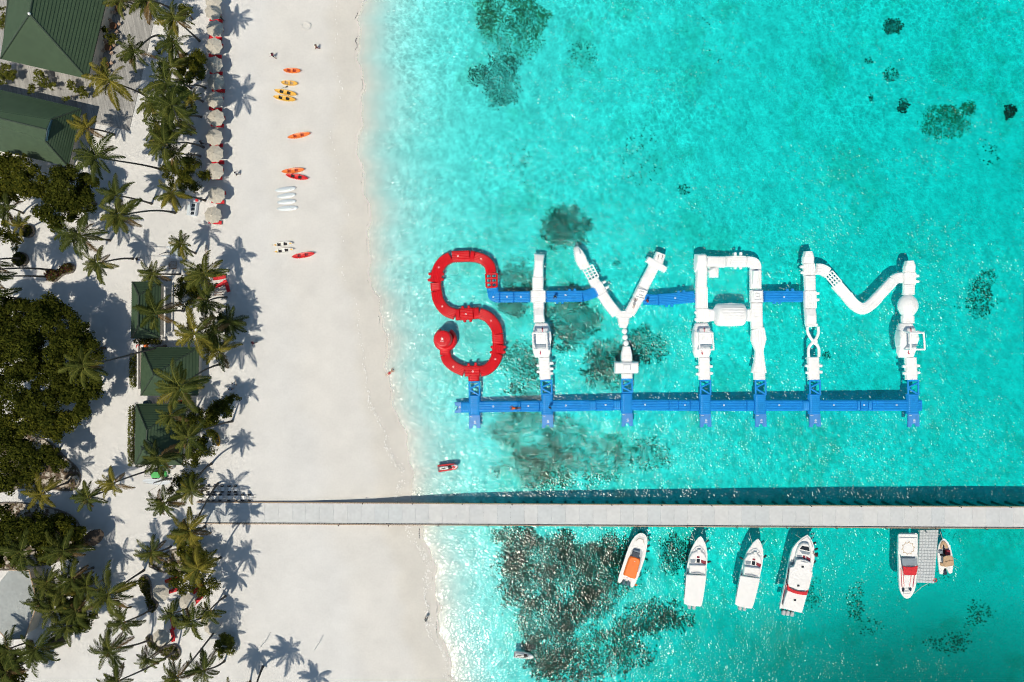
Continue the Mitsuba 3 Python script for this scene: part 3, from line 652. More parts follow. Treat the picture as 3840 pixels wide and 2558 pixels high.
mat('engine_grey', (0.45, 0.47, 0.49), 0.3)
mat('navy', (0.02, 0.035, 0.06), 0.4)
mat('teal_dark', (0.05, 0.10, 0.13), 0.4)
mat('rope', (0.55, 0.52, 0.45), 0.9)
mat('gold', (0.55, 0.42, 0.28), 0.6)
mat('beach_white', (0.75, 0.75, 0.74), 0.4)

ZJ = 1.75
top = lambda x: 1883 + (x - 760) * (1900.5 - 1883) / 3080
bot = lambda x: 1965 + (x - 760) * (1983.5 - 1965) / 3080
j_ = thing('jetty', 'long pale concrete jetty running from the palms out over the lagoon', 'jetty')
R = np.random.default_rng(5); x = 736.0; n = 0
while x < 3990:
    w = 51 + R.uniform(-2, 2)
    zz = ZJ - R.random() * 0.012
    part(j_, 'slab', pprism([(x + 0.15, top(x) + 2.2), (x + w - 0.15, top(x + w) + 2.2), (x + w - 0.15, bot(x + w) - 2.5), (x + 0.15, bot(x) - 2.5)], ZJ - 0.25, zz, 0.02), f'concrete_{R.choice(4, p=[.4, .3, .15, .15])}', 20)
    x += w; n += 1
for f, d in ((top, 0.6), (bot, -0.6)):
    part(j_, 'edge_beam', pprism([(736, f(736) - 1.3 + d), (3995, f(3995) - 1.3 + d), (3995, f(3995) + 1.3 + d), (736, f(736) + 1.3 + d)], ZJ - 0.35, ZJ + 0.06, 0.02), 'timber', 20)
part(j_, 'pipe', tube([P(760, bot(760) - 4.6, ZJ + 0.08), P(3995, bot(3995) - 4.6, ZJ + 0.08)], 0.05, 6), 'dark_metal', 60)
for f, x0 in ((top, 1362), (bot, 1272)):
    for i in range(15):
        x = x0 + 186.2 * i
        q = P(x, f(x), ZJ)
        part(j_, 'post', tube([q - [0, 0, 0.3], q + [0, 0, 0.55]], 0.06, 7), 'dark_metal', 60)
        part(j_, 'lamp', ball(q + [0, 0, 0.6], (0.11, 0.11, 0.07), 1), 'dark_metal', 60)
x = 1640
while x < 3950:
    for yy in (top(x) + 10, bot(x) - 12):
        q = P(x, yy, ZJ)
        g = float(gz(q[0], q[1]))
        part(j_, 'pile', tube([[q[0], q[1], g - 0.5], [q[0], q[1], ZJ - 0.3]], 0.22, 9), 'pile_concrete', 60)
    a, b = P(x, top(x) + 4, ZJ), P(x, bot(x) - 4, ZJ)
    part(j_, 'cross_beam', box((a + b) / 2 - [0, 0, 0.5], (0.35, abs(a[1] - b[1]), 0.3)), 'pile_concrete', False)
    x += 54

# ---------------------------------------------------------------- floating dock
F5 = Q(3340, 1980, 5.6)
fd = thing('floating_dock', 'floating dock of grey plastic cubes below the jetty', 'floating dock')
TL, TR, BR_, BL = [np.array(F5(*p)) for p in ((622, 42), (1010, 38), (918, 1166), (550, 1152))]
bl = lambda u, v: (TL * (1 - u) + TR * u) * (1 - v) + (BL * (1 - u) + BR_ * u) * v
for i in range(6):
    for j in range(18):
        g = 0.035
        c = [bl((i + g) / 6, (j + g) / 18), bl((i + 1 - g) / 6, (j + g) / 18), bl((i + 1 - g) / 6, (j + 1 - g) / 18), bl((i + g) / 6, (j + 1 - g) / 18)]
        part(fd, 'cube_float', pprism(c, -0.12, 0.36, 0.05), 'grey_plastic', 20)
for j in range(1, 18):
    for i in (1, 5):
        part(fd, 'pin', disc(P(*bl(i / 6, j / 18), 0.33), 0.09, 0.05, 8, 0.01), 'engine_grey', 20)
q = P(*F5(720, 70), 0.36)
part(fd, 'bollard', tube([q, q + [0, 0, 0.5]], 0.12, 10), 'steel', 60)
solo('ring_buoy', tube([P(*F5(932, 1098), 0.3) + 0.28 * np.array([math.cos(t), math.sin(t), 0]) for t in np.linspace(0, 2 * math.pi, 17)], 0.08, 8), 'red_canvas', 'small red and white ring buoy at the outer corner of the floating dock', 'buoy')

# ---------------------------------------------------------------- boats
def hull(par, q, outline, zf, matname='gelcoat', keel=0.62, deck_in=0.0):
    """A hull from its deck outline (crop coordinates) at freeboard height zf down to a narrower bottom below the water."""
    xy = ccw(np.array([P(*q(*p), zf)[:2] for p in outline])); c = xy.mean(0)
    u = lambda f, z: np.column_stack([c + (xy - c) * f, np.full(len(xy), z)])
    i_ = lambda d, z: np.column_stack([inset(xy, d), np.full(len(xy), z)])
    return part(par, 'hull', loft([u(keel * 0.8, -0.55), u(keel + 0.2, -0.1), u(0.96, zf * 0.5), u(1.0, zf - 0.08), i_(0.03, zf), i_(0.13, zf)], concave=True), matname, 40)
def slab(par, name, q, pts, z0, z1, m, bevel=0.05, label=None, concave=False):
    return part(par, name, pprism([q(*p) for p in pts], z0, z1, bevel, concave), m, 30, label)
def smoothen(p, n=40):
    p = np.asarray(p, float); c = catmull(np.vstack([p, p[:1]]), np.linalg.norm(np.diff(np.vstack([p, p[:1]]), axis=0), axis=1).sum() / n)
    return c[:-1]
def outboard(par, q, x, y, ang, s=1.0, m='engine_grey', z=0.75):
    """An outboard motor: cowl, leg and bracket."""
    c = P(*q(x, y), z); cs, sn = math.cos(ang), math.sin(ang)
    o = np.array([[-0.22, -0.34], [0.22, -0.34], [0.27, 0.0], [0.2, 0.36], [0.0, 0.42], [-0.2, 0.36], [-0.27, 0.0]]) * s
    o = o @ np.array([[cs, sn], [-sn, cs]]) + c[:2]
    k = part(par, 'outboard', prism(o, z - 0.45, z + 0.12, 0.12), m, 30)
    part(k, 'leg', tube([[c[0], c[1], z - 0.4], [c[0], c[1], -0.5]], 0.1 * s, 8), 'dark_metal', 60)
    part(k, 'bracket', box((c[0] - sn * 0.45 * -1, c[1] + cs * 0.45 * 1, z - 0.3), (0.25, 0.4, 0.3), ang), 'dark_metal', False)
def fender(x, y, q, ang, label, grp='black fenders at the boats'):
    c = P(*q(x, y), 0.35); d = np.array([math.cos(ang), math.sin(ang), 0.0])
    m = tube([c - d * 0.34, c - d * 0.28, c + d * 0.28, c + d * 0.34], [0.06, 0.17, 0.17, 0.06], 10)
    solo('fender', m, 'black_rubber', label, 'fender', grp)
def line(par, pts, m='rope', r=0.03): return part(par, 'mooring_line', tube(pts, r, 5), m, 60)

# orange covered boat
C2 = Q(2300, 1980, 6.533)
b_ = thing('speed_boat', 'white open speed boat with an orange cover and three outboards', 'boat')
out = smoothen([(690, 118), (780, 160), (832, 250), (836, 380), (815, 560), (750, 840), (650, 1120), (560, 1340)], 30)[:-6]
out = [(690, 118), (755, 138), (806, 190), (832, 260), (838, 350), (828, 480), (805, 600), (765, 780), (700, 980), (625, 1180), (560, 1340), (500, 1440), (450, 1458), (415, 1420), (440, 1290), (330, 1270), (250, 1230), (195, 1330), (160, 1362), (112, 1325), (108, 1270), (160, 1100), (230, 900), (300, 680), (370, 480), (450, 310), (530, 200), (610, 138)]
hull(b_, C2, out, 0.85)
slab(b_, 'gunwale', C2, [(690, 135), (800, 240), (812, 400), (770, 640), (620, 1130), (560, 1200), (230, 1140), (320, 760), (420, 480), (560, 240)], 0.84, 0.90, 'gelcoat', 0.02)
slab(b_, 'cockpit', C2, smoothen([(560, 465), (650, 500), (715, 575), (700, 720), (600, 1080), (330, 1020), (400, 700), (450, 540)], 26), 0.88, 0.915, 'grey_deck', 0.01)
slab(b_, 'foredeck', C2, [(628, 205), (760, 245), (765, 400), (720, 560), (640, 490), (560, 460), (480, 500), (430, 560), (540, 300)], 0.88, 1.0, 'gelcoat', 0.04, concave=True)
part(b_, 'bow_rail', tube([P(*C2(x, y), 1.12) for x, y in ((556, 318), (628, 250), (735, 290), (752, 386))], 0.04, 6), 'timber', 60)
slab(b_, 'windscreen', C2, [(510, 545), (645, 580), (655, 625), (492, 585)], 0.9, 1.5, 'grey_glass', 0.05)
slab(b_, 'console', C2, [(488, 572), (655, 618), (622, 750), (455, 695)], 0.9, 1.6, 'navy', 0.06)
cov = part(b_, 'cover', pprism([C2(x, y) for x, y in ((450, 705), (540, 715), (640, 760), (664, 800), (650, 880), (560, 1215), (525, 1258), (430, 1235), (330, 1185), (255, 1165), (300, 1010), (370, 800), (410, 725))], 0.9, 1.55, 0.16), 'orange_cover', 40)
part(cov, 'cap', ball(P(*C2(525, 818), 1.56), (0.09, 0.09, 0.08), 1), 'beach_white', 60)
for (x, y) in ((258, 1340), (365, 1365), (330, 1250)):
    outboard(b_, C2, x, y, math.radians(-16), 1.1, 'teal_dark' if y > 1300 else 'engine_grey')
for (x, y) in ((268, 1235), (340, 1258), (408, 1285)):
    slab(b_, 'bracket', C2, [(x - 24, y - 30), (x + 24, y - 25), (x + 24, y + 30), (x - 24, y + 25)], 0.4, 0.92, 'beach_white', 0.03)
solo('buoy', ball(P(*C2(560, 1395), 0.15), (0.2, 0.2, 0.18), 2), 'orange_cover', 'small orange buoy floating beside the stern of the orange covered boat', 'buoy')
fender(860, 440, C2, 0.6, 'upper black fender on the right side of the orange covered boat')
fender(846, 570, C2, 0.15, 'lower black fender on the right side of the orange covered boat')

# two sister cruisers
def cruiser(q, label):
    b = thing('cabin_cruiser', label, 'boat', 'white cabin cruisers moored at the jetty')
    out = [(430, 150), (470, 190), (520, 290), (548, 400), (558, 500), (552, 640), (535, 820), (515, 1050), (480, 1300), (440, 1430), (300, 1425), (150, 1405), (122, 1380), (122, 1280), (140, 1080), (160, 860), (185, 680), (215, 520), (260, 380), (330, 250), (385, 175)]
    hull(b, q, out, 1.0)
    slab(b, 'deck', q, [(428, 175), (500, 290), (530, 420), (538, 560), (505, 860), (185, 830), (205, 640), (235, 500), (290, 360), (370, 220)], 0.98, 1.05, 'gelcoat', 0.03)
    slab(b, 'foredeck', q, smoothen([(420, 330), (500, 420), (530, 500), (520, 560), (470, 470), (390, 440), (300, 460), (240, 530), (280, 430), (340, 360)], 30), 1.04, 1.25, 'gelcoat', 0.06, concave=True)
    slab(b, 'cabin', q, [(350, 430), (440, 430), (510, 490), (535, 570), (528, 690), (505, 850), (215, 830), (225, 560), (270, 470)], 1.04, 1.6, 'gelcoat', 0.12)
    slab(b, 'windscreen', q, [(238, 575), (338, 580), (330, 640), (245, 645)], 1.5, 1.66, 'grey_glass', 0.02)
    slab(b, 'windscreen', q, [(358, 572), (416, 572), (414, 642), (358, 640)], 1.5, 1.66, 'smoked_glass', 0.02)
    slab(b, 'windscreen', q, [(438, 585), (528, 615), (524, 676), (438, 640)], 1.5, 1.66, 'wine_vinyl', 0.02)
    slab(b, 'hatch', q, [(362, 520), (412, 522), (412, 554), (362, 552)], 1.5, 1.65, 'wine_vinyl', 0.02)
    slab(b, 'bow_seat', q, [(375, 400), (435, 400), (430, 465), (370, 465)], 1.2, 1.66, 'beach_white', 0.03)
    for x, y in ((345, 400), (455, 412)):
        slab(b, 'cleat', q, [(x - 18, y - 12), (x + 18, y - 12), (x + 12, y + 12), (x - 22, y + 10)], 1.2, 1.32, 'engine_grey', 0.02)
    slab(b, 'flybridge', q, [(232, 685), (525, 690), (515, 870), (225, 850)], 1.55, 2.1, 'gelcoat', 0.08)
    slab(b, 'rail_box', q, [(250, 812), (490, 836), (488, 862), (248, 838)], 2.1, 2.22, 'engine_grey', 0.03)
    slab(b, 'hard_top', q, smoothen([(175, 862), (340, 868), (525, 878), (532, 900), (515, 1060), (470, 1350), (440, 1436), (420, 1444), (250, 1432), (135, 1400), (128, 1370), (145, 1150), (168, 880)], 46), 2.35, 2.5, 'gelcoat', 0.06)
    for x, y in ((180, 890), (510, 905), (150, 1370), (430, 1400)):
        a = P(*q(x, y), 1.0); part(b, 'pillar', tube([a, [a[0], a[1], 2.4]], 0.07, 7), 'gelcoat', 60)
    part(b, 'roof_rail', tube(catmull(np.array([P(*q(x, y), 2.62) for x, y in ((297, 856), (360, 848), (430, 862), (442, 876))]), 0.2), 0.035, 6), 'dark_metal', 60)
    part(b, 'side_rail', tube([P(*q(x, y), 1.15) for x, y in ((222, 640), (214, 780), (165, 870), (150, 1000), (138, 1140), (130, 1280))], 0.06, 6), 'wine_vinyl', 60)
    ang = math.radians(-7)
    for x, y in ((225, 1455), (310, 1462)): outboard(b, q, x, y, ang, 1.0)
    for x, y, x2, y2 in ((330, 260, 250, 60), (505, 280, 585, 160)):
        line(b, [P(*q(x, y), 1.1), P(*q((x + x2) / 2, (y + y2) / 2), 0.9), P(*q(x2, y2), 1.2)])
    return b
C3 = Q(2540, 1980, 4.9)
cruiser(C3, 'white cabin cruiser moored second from the beach, beside the orange covered boat')
def c3b(x, y):
    dx, dy = x - 430, y - 150; a = math.radians(5.7)
    return C3(1490 + dx * math.cos(a) - dy * math.sin(a), 198 + dx * math.sin(a) + dy * math.cos(a))
cruiser(c3b, 'white cabin cruiser moored third from the beach, beside the largest boat')
fender(552, 240, C3, 0.6, 'black fender at the bow of the second moored boat')
fender(582, 622, C3, 0.3, 'black fender amidships on the second moored boat')
fender(1175, 556, C3, -0.6, 'black fender on the left side of the third moored boat')
fender(1612, 520, C3, 0.7, 'black fender on the right side of the third moored boat')

# the largest boat
C4 = Q(2900, 1980, 4.611)
b_ = thing('motor_yacht', 'largest white boat, with a red band across its long roof and three outboards', 'boat')
hull(b_, C4, [(592, 112), (640, 165), (680, 240), (708, 320), (718, 430), (712, 560), (680, 700), (640, 900), (580, 1180), (510, 1400), (470, 1440), (150, 1395), (105, 1400), (120, 1320), (180, 1060), (230, 820), (262, 640), (290, 500), (330, 360), (400, 260), (500, 165)], 1.2)
slab(b_, 'deck', C4, [(590, 140), (660, 230), (695, 340), (700, 460), (690, 560), (640, 760), (240, 760), (280, 600), (320, 430), (390, 300), (490, 200)], 1.18, 1.26, 'gelcoat', 0.03)
slab(b_, 'cabin', C4, smoothen([(510, 268), (610, 280), (650, 400), (660, 560), (640, 740), (370, 740), (380, 600), (400, 450), (450, 320)], 40), 1.25, 1.9, 'gelcoat', 0.15)
slab(b_, 'sun_hatch', C4, [(500, 312), (612, 330), (632, 405), (460, 365)], 1.8, 1.96, 'smoked_glass', 0.02)
slab(b_, 'grey_panel', C4, [(448, 382), (640, 425), (620, 468), (500, 448)], 1.8, 1.95, 'grey_glass', 0.02)
for c, m in (([(412, 470), (492, 478), (500, 535), (415, 530)], 'grey_glass'), ([(512, 478), (552, 484), (552, 542), (515, 532)], 'wine_vinyl'), ([(572, 492), (645, 535), (642, 585), (575, 548)], 'wine_vinyl')):
    slab(b_, 'windscreen', C4, c, 1.8, 2.0, m, 0.02)
slab(b_, 'side_door', C4, [(318, 555), (370, 590), (362, 655), (296, 640)], 1.25, 1.5, 'grey_glass', 0.03)
slab(b_, 'roof', C4, [(400, 555), (470, 545), (560, 560), (655, 605), (655, 690), (640, 745), (684, 775), (650, 930), (612, 1080), (430, 1075), (255, 1000), (280, 790), (290, 690), (360, 670), (385, 600)], 2.45, 2.6, 'gelcoat', 0.06, concave=True)
slab(b_, 'aft_roof', C4, [(250, 1085), (420, 1140), (585, 1160), (515, 1420), (490, 1470), (380, 1450), (165, 1390), (165, 1370), (200, 1230)], 2.1, 2.25, 'gelcoat', 0.06)
slab(b_, 'red_band', C4, [(262, 972), (272, 1030), (350, 1075), (470, 1108), (580, 1110), (612, 1048), (584, 1162), (480, 1160), (360, 1130), (248, 1082), (246, 1000)], 2.3, 2.66, 'red_canvas', 0.03, 'red canvas band across the roof', True)
for x, y in ((510, 675), (435, 1002), (376, 1249)):
    slab(b_, 'roof_vent', C4, [(x - 20, y - 15), (x + 20, y - 15), (x + 20, y + 15), (x - 20, y + 15)], 2.2, 2.7 if y < 1100 else 2.32, 'smoked_glass', 0.02)
part(b_, 'light_bar', tube([P(*C4(480, 575), 2.68), P(*C4(592, 602), 2.68)], 0.05, 6), 'steel', 60)
part(b_, 'side_rail', tube([P(*C4(x, y), 1.35) for x, y in ((270, 700), (235, 900), (205, 1050), (175, 1170), (160, 1330))], 0.06, 6), 'wine_vinyl', 60)
part(b_, 'bow_rail', tube([P(*C4(x, y), 1.6) for x, y in ((480, 215), (585, 150), (650, 235), (685, 340))], 0.03, 6), 'steel', 60)
for x, y in ((300, 700), (640, 800), (190, 1370), (480, 1440)):
    a = P(*C4(x, y), 1.2); part(b_, 'pillar', tube([a, [a[0], a[1], 2.2]], 0.07, 7), 'gelcoat', 60)
for x, y in ((182, 1470), (252, 1480), (330, 1495)): outboard(b_, C4, x, y, math.radians(-13), 1.15)
line(b_, [P(*C4(490, 185), 1.3), P(*C4(385, 118), 0.8)]); line(b_, [P(*C4(668, 185), 1.3), P(*C4(720, 85), 1.3)])
fender(712, 262, C4, 0.5, 'black fender nearest the bow of the largest boat')
fender(742, 365, C4, 0.5, 'second black fender from the bow of the largest boat')
fender(742, 448, C4, 0.5, 'third black fender from the bow of the largest boat')
fender(712, 585, C4, 0.9, 'rearmost black fender on the right side of the largest boat')

# white boat with red canopy at the floating dock
b_ = thing('tour_boat', 'white boat with a red canopy and a ring emblem moored at the floating dock', 'boat')
hull(b_, F5, [(190, 104), (540, 104), (572, 135), (574, 300), (572, 600), (566, 850), (552, 1050), (540, 1180), (510, 1310), (460, 1410), (410, 1468), (345, 1492), (290, 1470), (230, 1400), (195, 1310), (180, 1180), (172, 900), (166, 640), (158, 560), (160, 300), (162, 140)], 0.95)
slab(b_, 'deck', F5, [(190, 850), (555, 850), (535, 1180), (500, 1300), (420, 1430), (345, 1470), (270, 1430), (215, 1320), (190, 1180)], 0.94, 1.0, 'gelcoat', 0.03)
slab(b_, 'centre_hatch', F5, [(262, 990), (432, 990), (395, 1235), (285, 1235)], 0.98, 1.2, 'gelcoat', 0.06)
for x0, y0, x1, y1 in ((222, 870, 240, 1250), (258, 860, 284, 1230), (432, 990, 395, 1230), (505, 990, 470, 1250)):
    part(b_, 'stripe', tube([P(*F5(x0, y0), 1.22), P(*F5(x1, y1), 1.16)], 0.045, 6), 'red_canvas', 60)
slab(b_, 'cockpit', F5, [(215, 610), (560, 610), (560, 830), (230, 830)], 0.95, 1.02, 'grey_deck', 0.01)
slab(b_, 'windscreen', F5, [(232, 640), (556, 640), (556, 790), (255, 790)], 1.9, 1.95, 'grey_glass', 0.01)
tp_ = slab(b_, 'hard_top', F5, [(178, 130), (555, 130), (570, 160), (568, 520), (545, 600), (230, 590), (195, 520), (170, 480), (168, 160)], 2.2, 2.34, 'gelcoat', 0.06)
part(tp_, 'rail', tube([P(*F5(185, 205), 2.42), P(*F5(555, 208), 2.42)], 0.04, 6), 'steel', 60)
cc = P(*F5(368, 425), 2.35)
pts = []
for i in range(121):
    t = 2 * math.pi * i / 120; r = 1.0 + 0.15 * math.sin(10 * t); t2 = t + 0.10 * math.cos(10 * t)
    pts.append([cc[0] + r * math.cos(t2), cc[1] + r * math.sin(t2), 2.35])
part(tp_, 'emblem', tube(pts, 0.045, 5), 'gold', 60, label='round curling wave emblem on the roof')
for i in range(10):
    t = 2 * math.pi * (i + 0.3) / 10
    part(tp_, 'dot', disc([cc[0] + 0.98 * math.cos(t), cc[1] + 0.98 * math.sin(t), 2.335], 0.07, 0.02, 8, 0.005), 'gold', False)
for x, y in ((200, 560), (550, 560), (250, 800), (550, 800)):
    a = P(*F5(x, y), 0.95); part(b_, 'pillar', tube([a, [a[0], a[1], 2.2]], 0.05, 7), 'steel', 60)
part(b_, 'canopy', pprism([F5(x, y) for x, y in ((262, 800), (320, 822), (450, 826), (578, 795), (545, 985), (520, 996), (310, 990), (285, 972))], 2.0, 2.12, 0.05, True), 'red_canvas', 30)
slab(b_, 'seat', F5, [(318, 755), (440, 760), (438, 820), (320, 815)], 1.0, 1.4, 'beach_white', 0.05)
for c in ([(242, 1275), (270, 1250), (300, 1290), (268, 1350), (250, 1340)], [(375, 1265), (420, 1255), (450, 1280), (425, 1335), (395, 1310)]):
    slab(b_, 'cushion', F5, c, 0.98, 1.15, 'navy', 0.03)
part(b_, 'bow_rail', tube([P(*F5(x, y), 1.5) for x, y in ((262, 1378), (285, 1310), (370, 1312), (412, 1378), (262, 1378))], 0.05, 6), 'engine_grey', 60)
line(b_, [P(*F5(490, 1380), 1.0), P(*F5(640, 1245), 0.6), P(*F5(790, 1165), 0.4)], r=0.05)

# tan open boat
b_ = thing('motor_boat', 'small white open boat with tan cushions and a tan sunshade', 'boat')
hull(b_, F5, [(1112, 214), (1160, 240), (1220, 310), (1260, 400), (1290, 520), (1310, 640), (1320, 760), (1308, 860), (1298, 945), (1240, 965), (1210, 910), (1180, 850), (1130, 850), (1115, 900), (1098, 975), (1030, 972), (1018, 880), (1000, 720), (990, 560), (992, 460), (1015, 360), (1055, 275)], 0.6)
slab(b_, 'well', F5, smoothen([(1112, 270), (1190, 330), (1240, 440), (1280, 600), (1290, 740), (1250, 810), (1070, 810), (1040, 700), (1025, 540), (1040, 400), (1070, 310)], 36), 0.58, 0.62, 'gelcoat', 0.01)
slab(b_, 'bow_cushion', F5, [(1045, 440), (1055, 360), (1085, 295), (1115, 275), (1160, 300), (1205, 370), (1220, 425), (1170, 440), (1140, 370), (1112, 330), (1092, 390), (1085, 445)], 0.6, 0.85, 'tan_canvas', 0.06, concave=True)
slab(b_, 'walkway', F5, [(1112, 330), (1140, 420), (1160, 560), (1110, 560), (1088, 430)], 0.6, 0.66, 'smoked_glass', 0.01)
slab(b_, 'windscreen', F5, [(1036, 490), (1100, 485), (1105, 530), (1036, 545)], 0.6, 1.1, 'grey_glass', 0.03)
slab(b_, 'console', F5, [(1185, 470), (1255, 468), (1265, 570), (1185, 580)], 0.6, 1.2, 'wine_vinyl', 0.05)
slab(b_, 'seat', F5, [(1050, 590), (1100, 590), (1100, 720), (1048, 720)], 0.6, 0.9, 'beach_white', 0.05)
slab(b_, 'dark_floor', F5, [(1035, 545), (1190, 560), (1120, 640), (1110, 730), (1040, 735)], 0.6, 0.64, 'smoked_glass', 0.01)
slab(b_, 'stern_cushion', F5, [(1055, 740), (1110, 745), (1115, 810), (1065, 800)], 0.6, 0.95, 'tan_canvas', 0.05)
bm = slab(b_, 'sunshade', F5, smoothen([(1112, 612), (1160, 590), (1230, 580), (1290, 590), (1320, 650), (1328, 780), (1250, 805), (1150, 820), (1118, 800), (1112, 700)], 30), 1.9, 2.0, 'tan_canvas', 0.04)
part(bm, 'bow_tube', tube([P(*F5(1125, 715), 2.02), P(*F5(1225, 692), 2.05), P(*F5(1305, 690), 2.02)], 0.03, 6), 'dark_metal', 60)
for x, y in ((1120, 640), (1305, 620), (1125, 800), (1325, 790)):
    a = P(*F5(x, y), 0.6); part(b_, 'pillar', tube([a, [a[0], a[1], 1.95]], 0.03, 6), 'steel', 60)
outboard(b_, F5, 1152, 940, math.radians(12), 1.1, 'navy')
line(b_, [P(*F5(1090, 230), 0.7), P(*F5(1040, 80), 1.2)])

# ---------------------------------------------------------------- jet skis
def jet_ski(q, m1, label):
    k = thing('jet_ski', label, 'jet ski', 'jet skis in the shallows')
    hull(k, q, [(585, 700), (600, 660), (900, 610), (1250, 575), (1500, 570), (1640, 610), (1740, 690), (1740, 740), (1690, 820), (1600, 890), (1300, 950), (900, 1010), (660, 1050), (620, 960)], 0.55, m1)
    slab(k, 'stern_mat', q, [(590, 740), (700, 730), (720, 980), (640, 1000)], 0.54, 0.6, 'navy', 0.02)
    slab(k, 'footwell', q, [(700, 720), (1400, 650), (1420, 690), (1300, 880), (760, 960)], 0.54, 0.6, 'black_rubber', 0.02)
    slab(k, 'hood', q, [(1360, 680), (1500, 645), (1650, 640), (1725, 720), (1650, 800), (1480, 890), (1420, 870)], 0.54, 0.85, 'beach_white', 0.1)
    slab(k, 'hood_panel', q, [(1400, 690), (1500, 700), (1610, 745), (1520, 830), (1440, 850)], 0.8, 0.9, m1, 0.03)
    slab(k, 'seat', q, [(700, 790), (760, 760), (1000, 730), (1150, 715), (1210, 870), (1000, 910), (780, 925), (710, 900)], 0.55, 0.88, 'beach_white', 0.1)
    slab(k, 'seat_pad', q, [(770, 850), (1000, 795), (1140, 800), (1000, 860), (780, 890)], 0.86, 0.93, 'black_rubber', 0.03)
    slab(k, 'dash', q, [(1190, 750), (1330, 740), (1440, 780), (1330, 840), (1240, 850)], 0.55, 0.95, 'black_rubber', 0.08)
    part(k, 'handlebar', tube([P(*q(1270, 700), 1.05), P(*q(1310, 790), 1.02), P(*q(1270, 890), 1.05)], 0.04, 6), 'black_rubber', 60)
J1 = Q(1600, 1700, 14.71)
jet_ski(J1, 'red_canvas', 'red and white jet ski in the shallows above the jetty')
def J2(x, y):
    dx, dy = (x - 1160) / 14.71, (y - 810) / 14.71; a = math.radians(14)
    return 1963 + dx * math.cos(a) * 0.98 - dy * math.sin(a), 2461 + dx * math.sin(a) + dy * math.cos(a) * 0.9
jet_ski(J2, 'engine_grey', 'white and grey jet ski in the shallows below the jetty')

# ---------------------------------------------------------------- kayaks and paddle boards on the beach
mat('seat_red', (0.42, 0.05, 0.02), 0.5)
mat('kayak_orange', vary((0.80, 0.20, 0.04), 3, 0.2), 0.35); mat('kayak_yellow', vary((0.78, 0.45, 0.07), 3, 0.15), 0.35)
mat('kayak_red', vary((0.65, 0.02, 0.02), 3, 0.15), 0.35); mat('kayak_white', vary((0.72, 0.72, 0.68), 3, 0.1), 0.35)
mat('board_blue', vary((0.55, 0.62, 0.66), 2, 0.1), 0.35); mat('board_grey', (0.38, 0.45, 0.48), 0.7)
def kayak(px, py, length, ang, m, label, seat='black_rubber', tips=None, narrow=1.0, grp='kayaks on the beach'):
    """A sit-on-top kayak: hull, sunken well, seats, foot rests and carry handles; length in photo pixels, ang in degrees clockwise."""
    k = thing('kayak', label, 'kayak', grp)
    o = G(px, py, 0.2); L = length * S / 2; a = -math.radians(ang); M = np.array([[math.cos(a), -math.sin(a)], [math.sin(a), math.cos(a)]])
    t = np.linspace(-1, 1, 17); hw = 0.43 * narrow * (1 - np.abs(t) ** 2.6) ** 0.8 + 0.015
    out = np.vstack([np.column_stack([t * L, -hw]), np.column_stack([t[::-1][1:-1] * L, hw[::-1][1:-1]])])
    g = float(gz(o[0], o[1])) + 0.02
    rise = lambda p: 0.10 * (np.abs(p[:, 0]) / L) ** 3
    R_ = lambda f, z: np.column_stack([(out * f) @ M.T + o[:2], g + z + rise(out)])
    part(k, 'hull', loft([R_((0.8, 0.45), 0), R_((0.95, 0.9), 0.10), R_(1.0, 0.24), R_((0.99, 0.93), 0.30), R_((0.9, 0.62), 0.29), R_((0.82, 0.5), 0.17)]), m, 60)
    loc = lambda x, y, z: np.append(M @ [x, y] + o[:2], g + z)
    for x in (-0.32 * L, 0.30 * L):
        part(k, 'seat', box(loc(x, 0, 0.24), (0.42, 0.42, 0.12), a, 0.04), seat, 30)
        part(k, 'seat_back', box(loc(x - 0.24, 0, 0.40), (0.09, 0.46, 0.30), a, 0.03), seat, 30)
        part(k, 'foot_rest', box(loc(x + 0.62, 0, 0.24), (0.10, 0.40, 0.10), a, 0.02), m, 30)
    for s in (-1, 1):
        part(k, 'handle', tube([loc(s * L * 0.93, -0.06, 0.39), loc(s * L * 0.95, 0.06, 0.39)], 0.025, 6), 'black_rubber', 60)
        if tips: part(k, 'tip', ball(loc(s * L * 0.80, 0, 0.27), (0.34, 0.15, 0.10), 2), tips, 60, label='yellow tip')
    return k
kayak(1096, 265, 66, 2, 'kayak_orange', 'orange kayak nearest the top of the beach, lying alone', 'seat_red')
kayak(1086, 312, 64, 5, 'kayak_yellow', 'short pale yellow kayak lying just above the two long yellow ones', 'tan_canvas')
kayak(1072, 347, 87, 12, 'kayak_yellow', 'upper of the two long yellow kayaks with dark seats', 'black_rubber')
kayak(1068, 369, 87, 9, 'kayak_yellow', 'lower of the two long yellow kayaks with dark seats', 'black_rubber')
kayak(1122, 508, 88, -11, 'kayak_orange', 'orange kayak lying alone in the middle of the beach', 'seat_red')
kayak(1100, 640, 87, -6, 'kayak_orange', 'orange kayak lying just above a red one', 'seat_red')
kayak(1114, 663, 87, 10, 'kayak_red', 'red kayak lying just below an orange one', 'black_rubber')
kayak(1061, 916, 78, -6, 'kayak_white', 'upper white kayak with black seats and yellow tips', 'black_rubber', 'kayak_yellow')
kayak(1065, 940, 78, -8, 'kayak_white', 'lower white kayak with black seats and yellow tips', 'black_rubber', 'kayak_yellow')
kayak(1138, 957, 88, -9, 'kayak_red', 'red kayak lying alone beside the two white kayaks', 'wine_vinyl')
kayak(798, 1030, 62, -4, 'kayak_yellow', 'yellow kayak half hidden under a palm beside the red chairs', 'tan_canvas', grp='kayaks under the trees')
kayak(815, 1646, 56, 78, 'kayak_yellow', 'yellow kayak standing out from under the beach bush', 'black_rubber', grp='kayaks under the trees')
kayak(678, 1511, 46, -6, 'kayak_orange', 'orange kayak between two of the small green roofs', 'black_rubber', grp='kayaks under the trees')
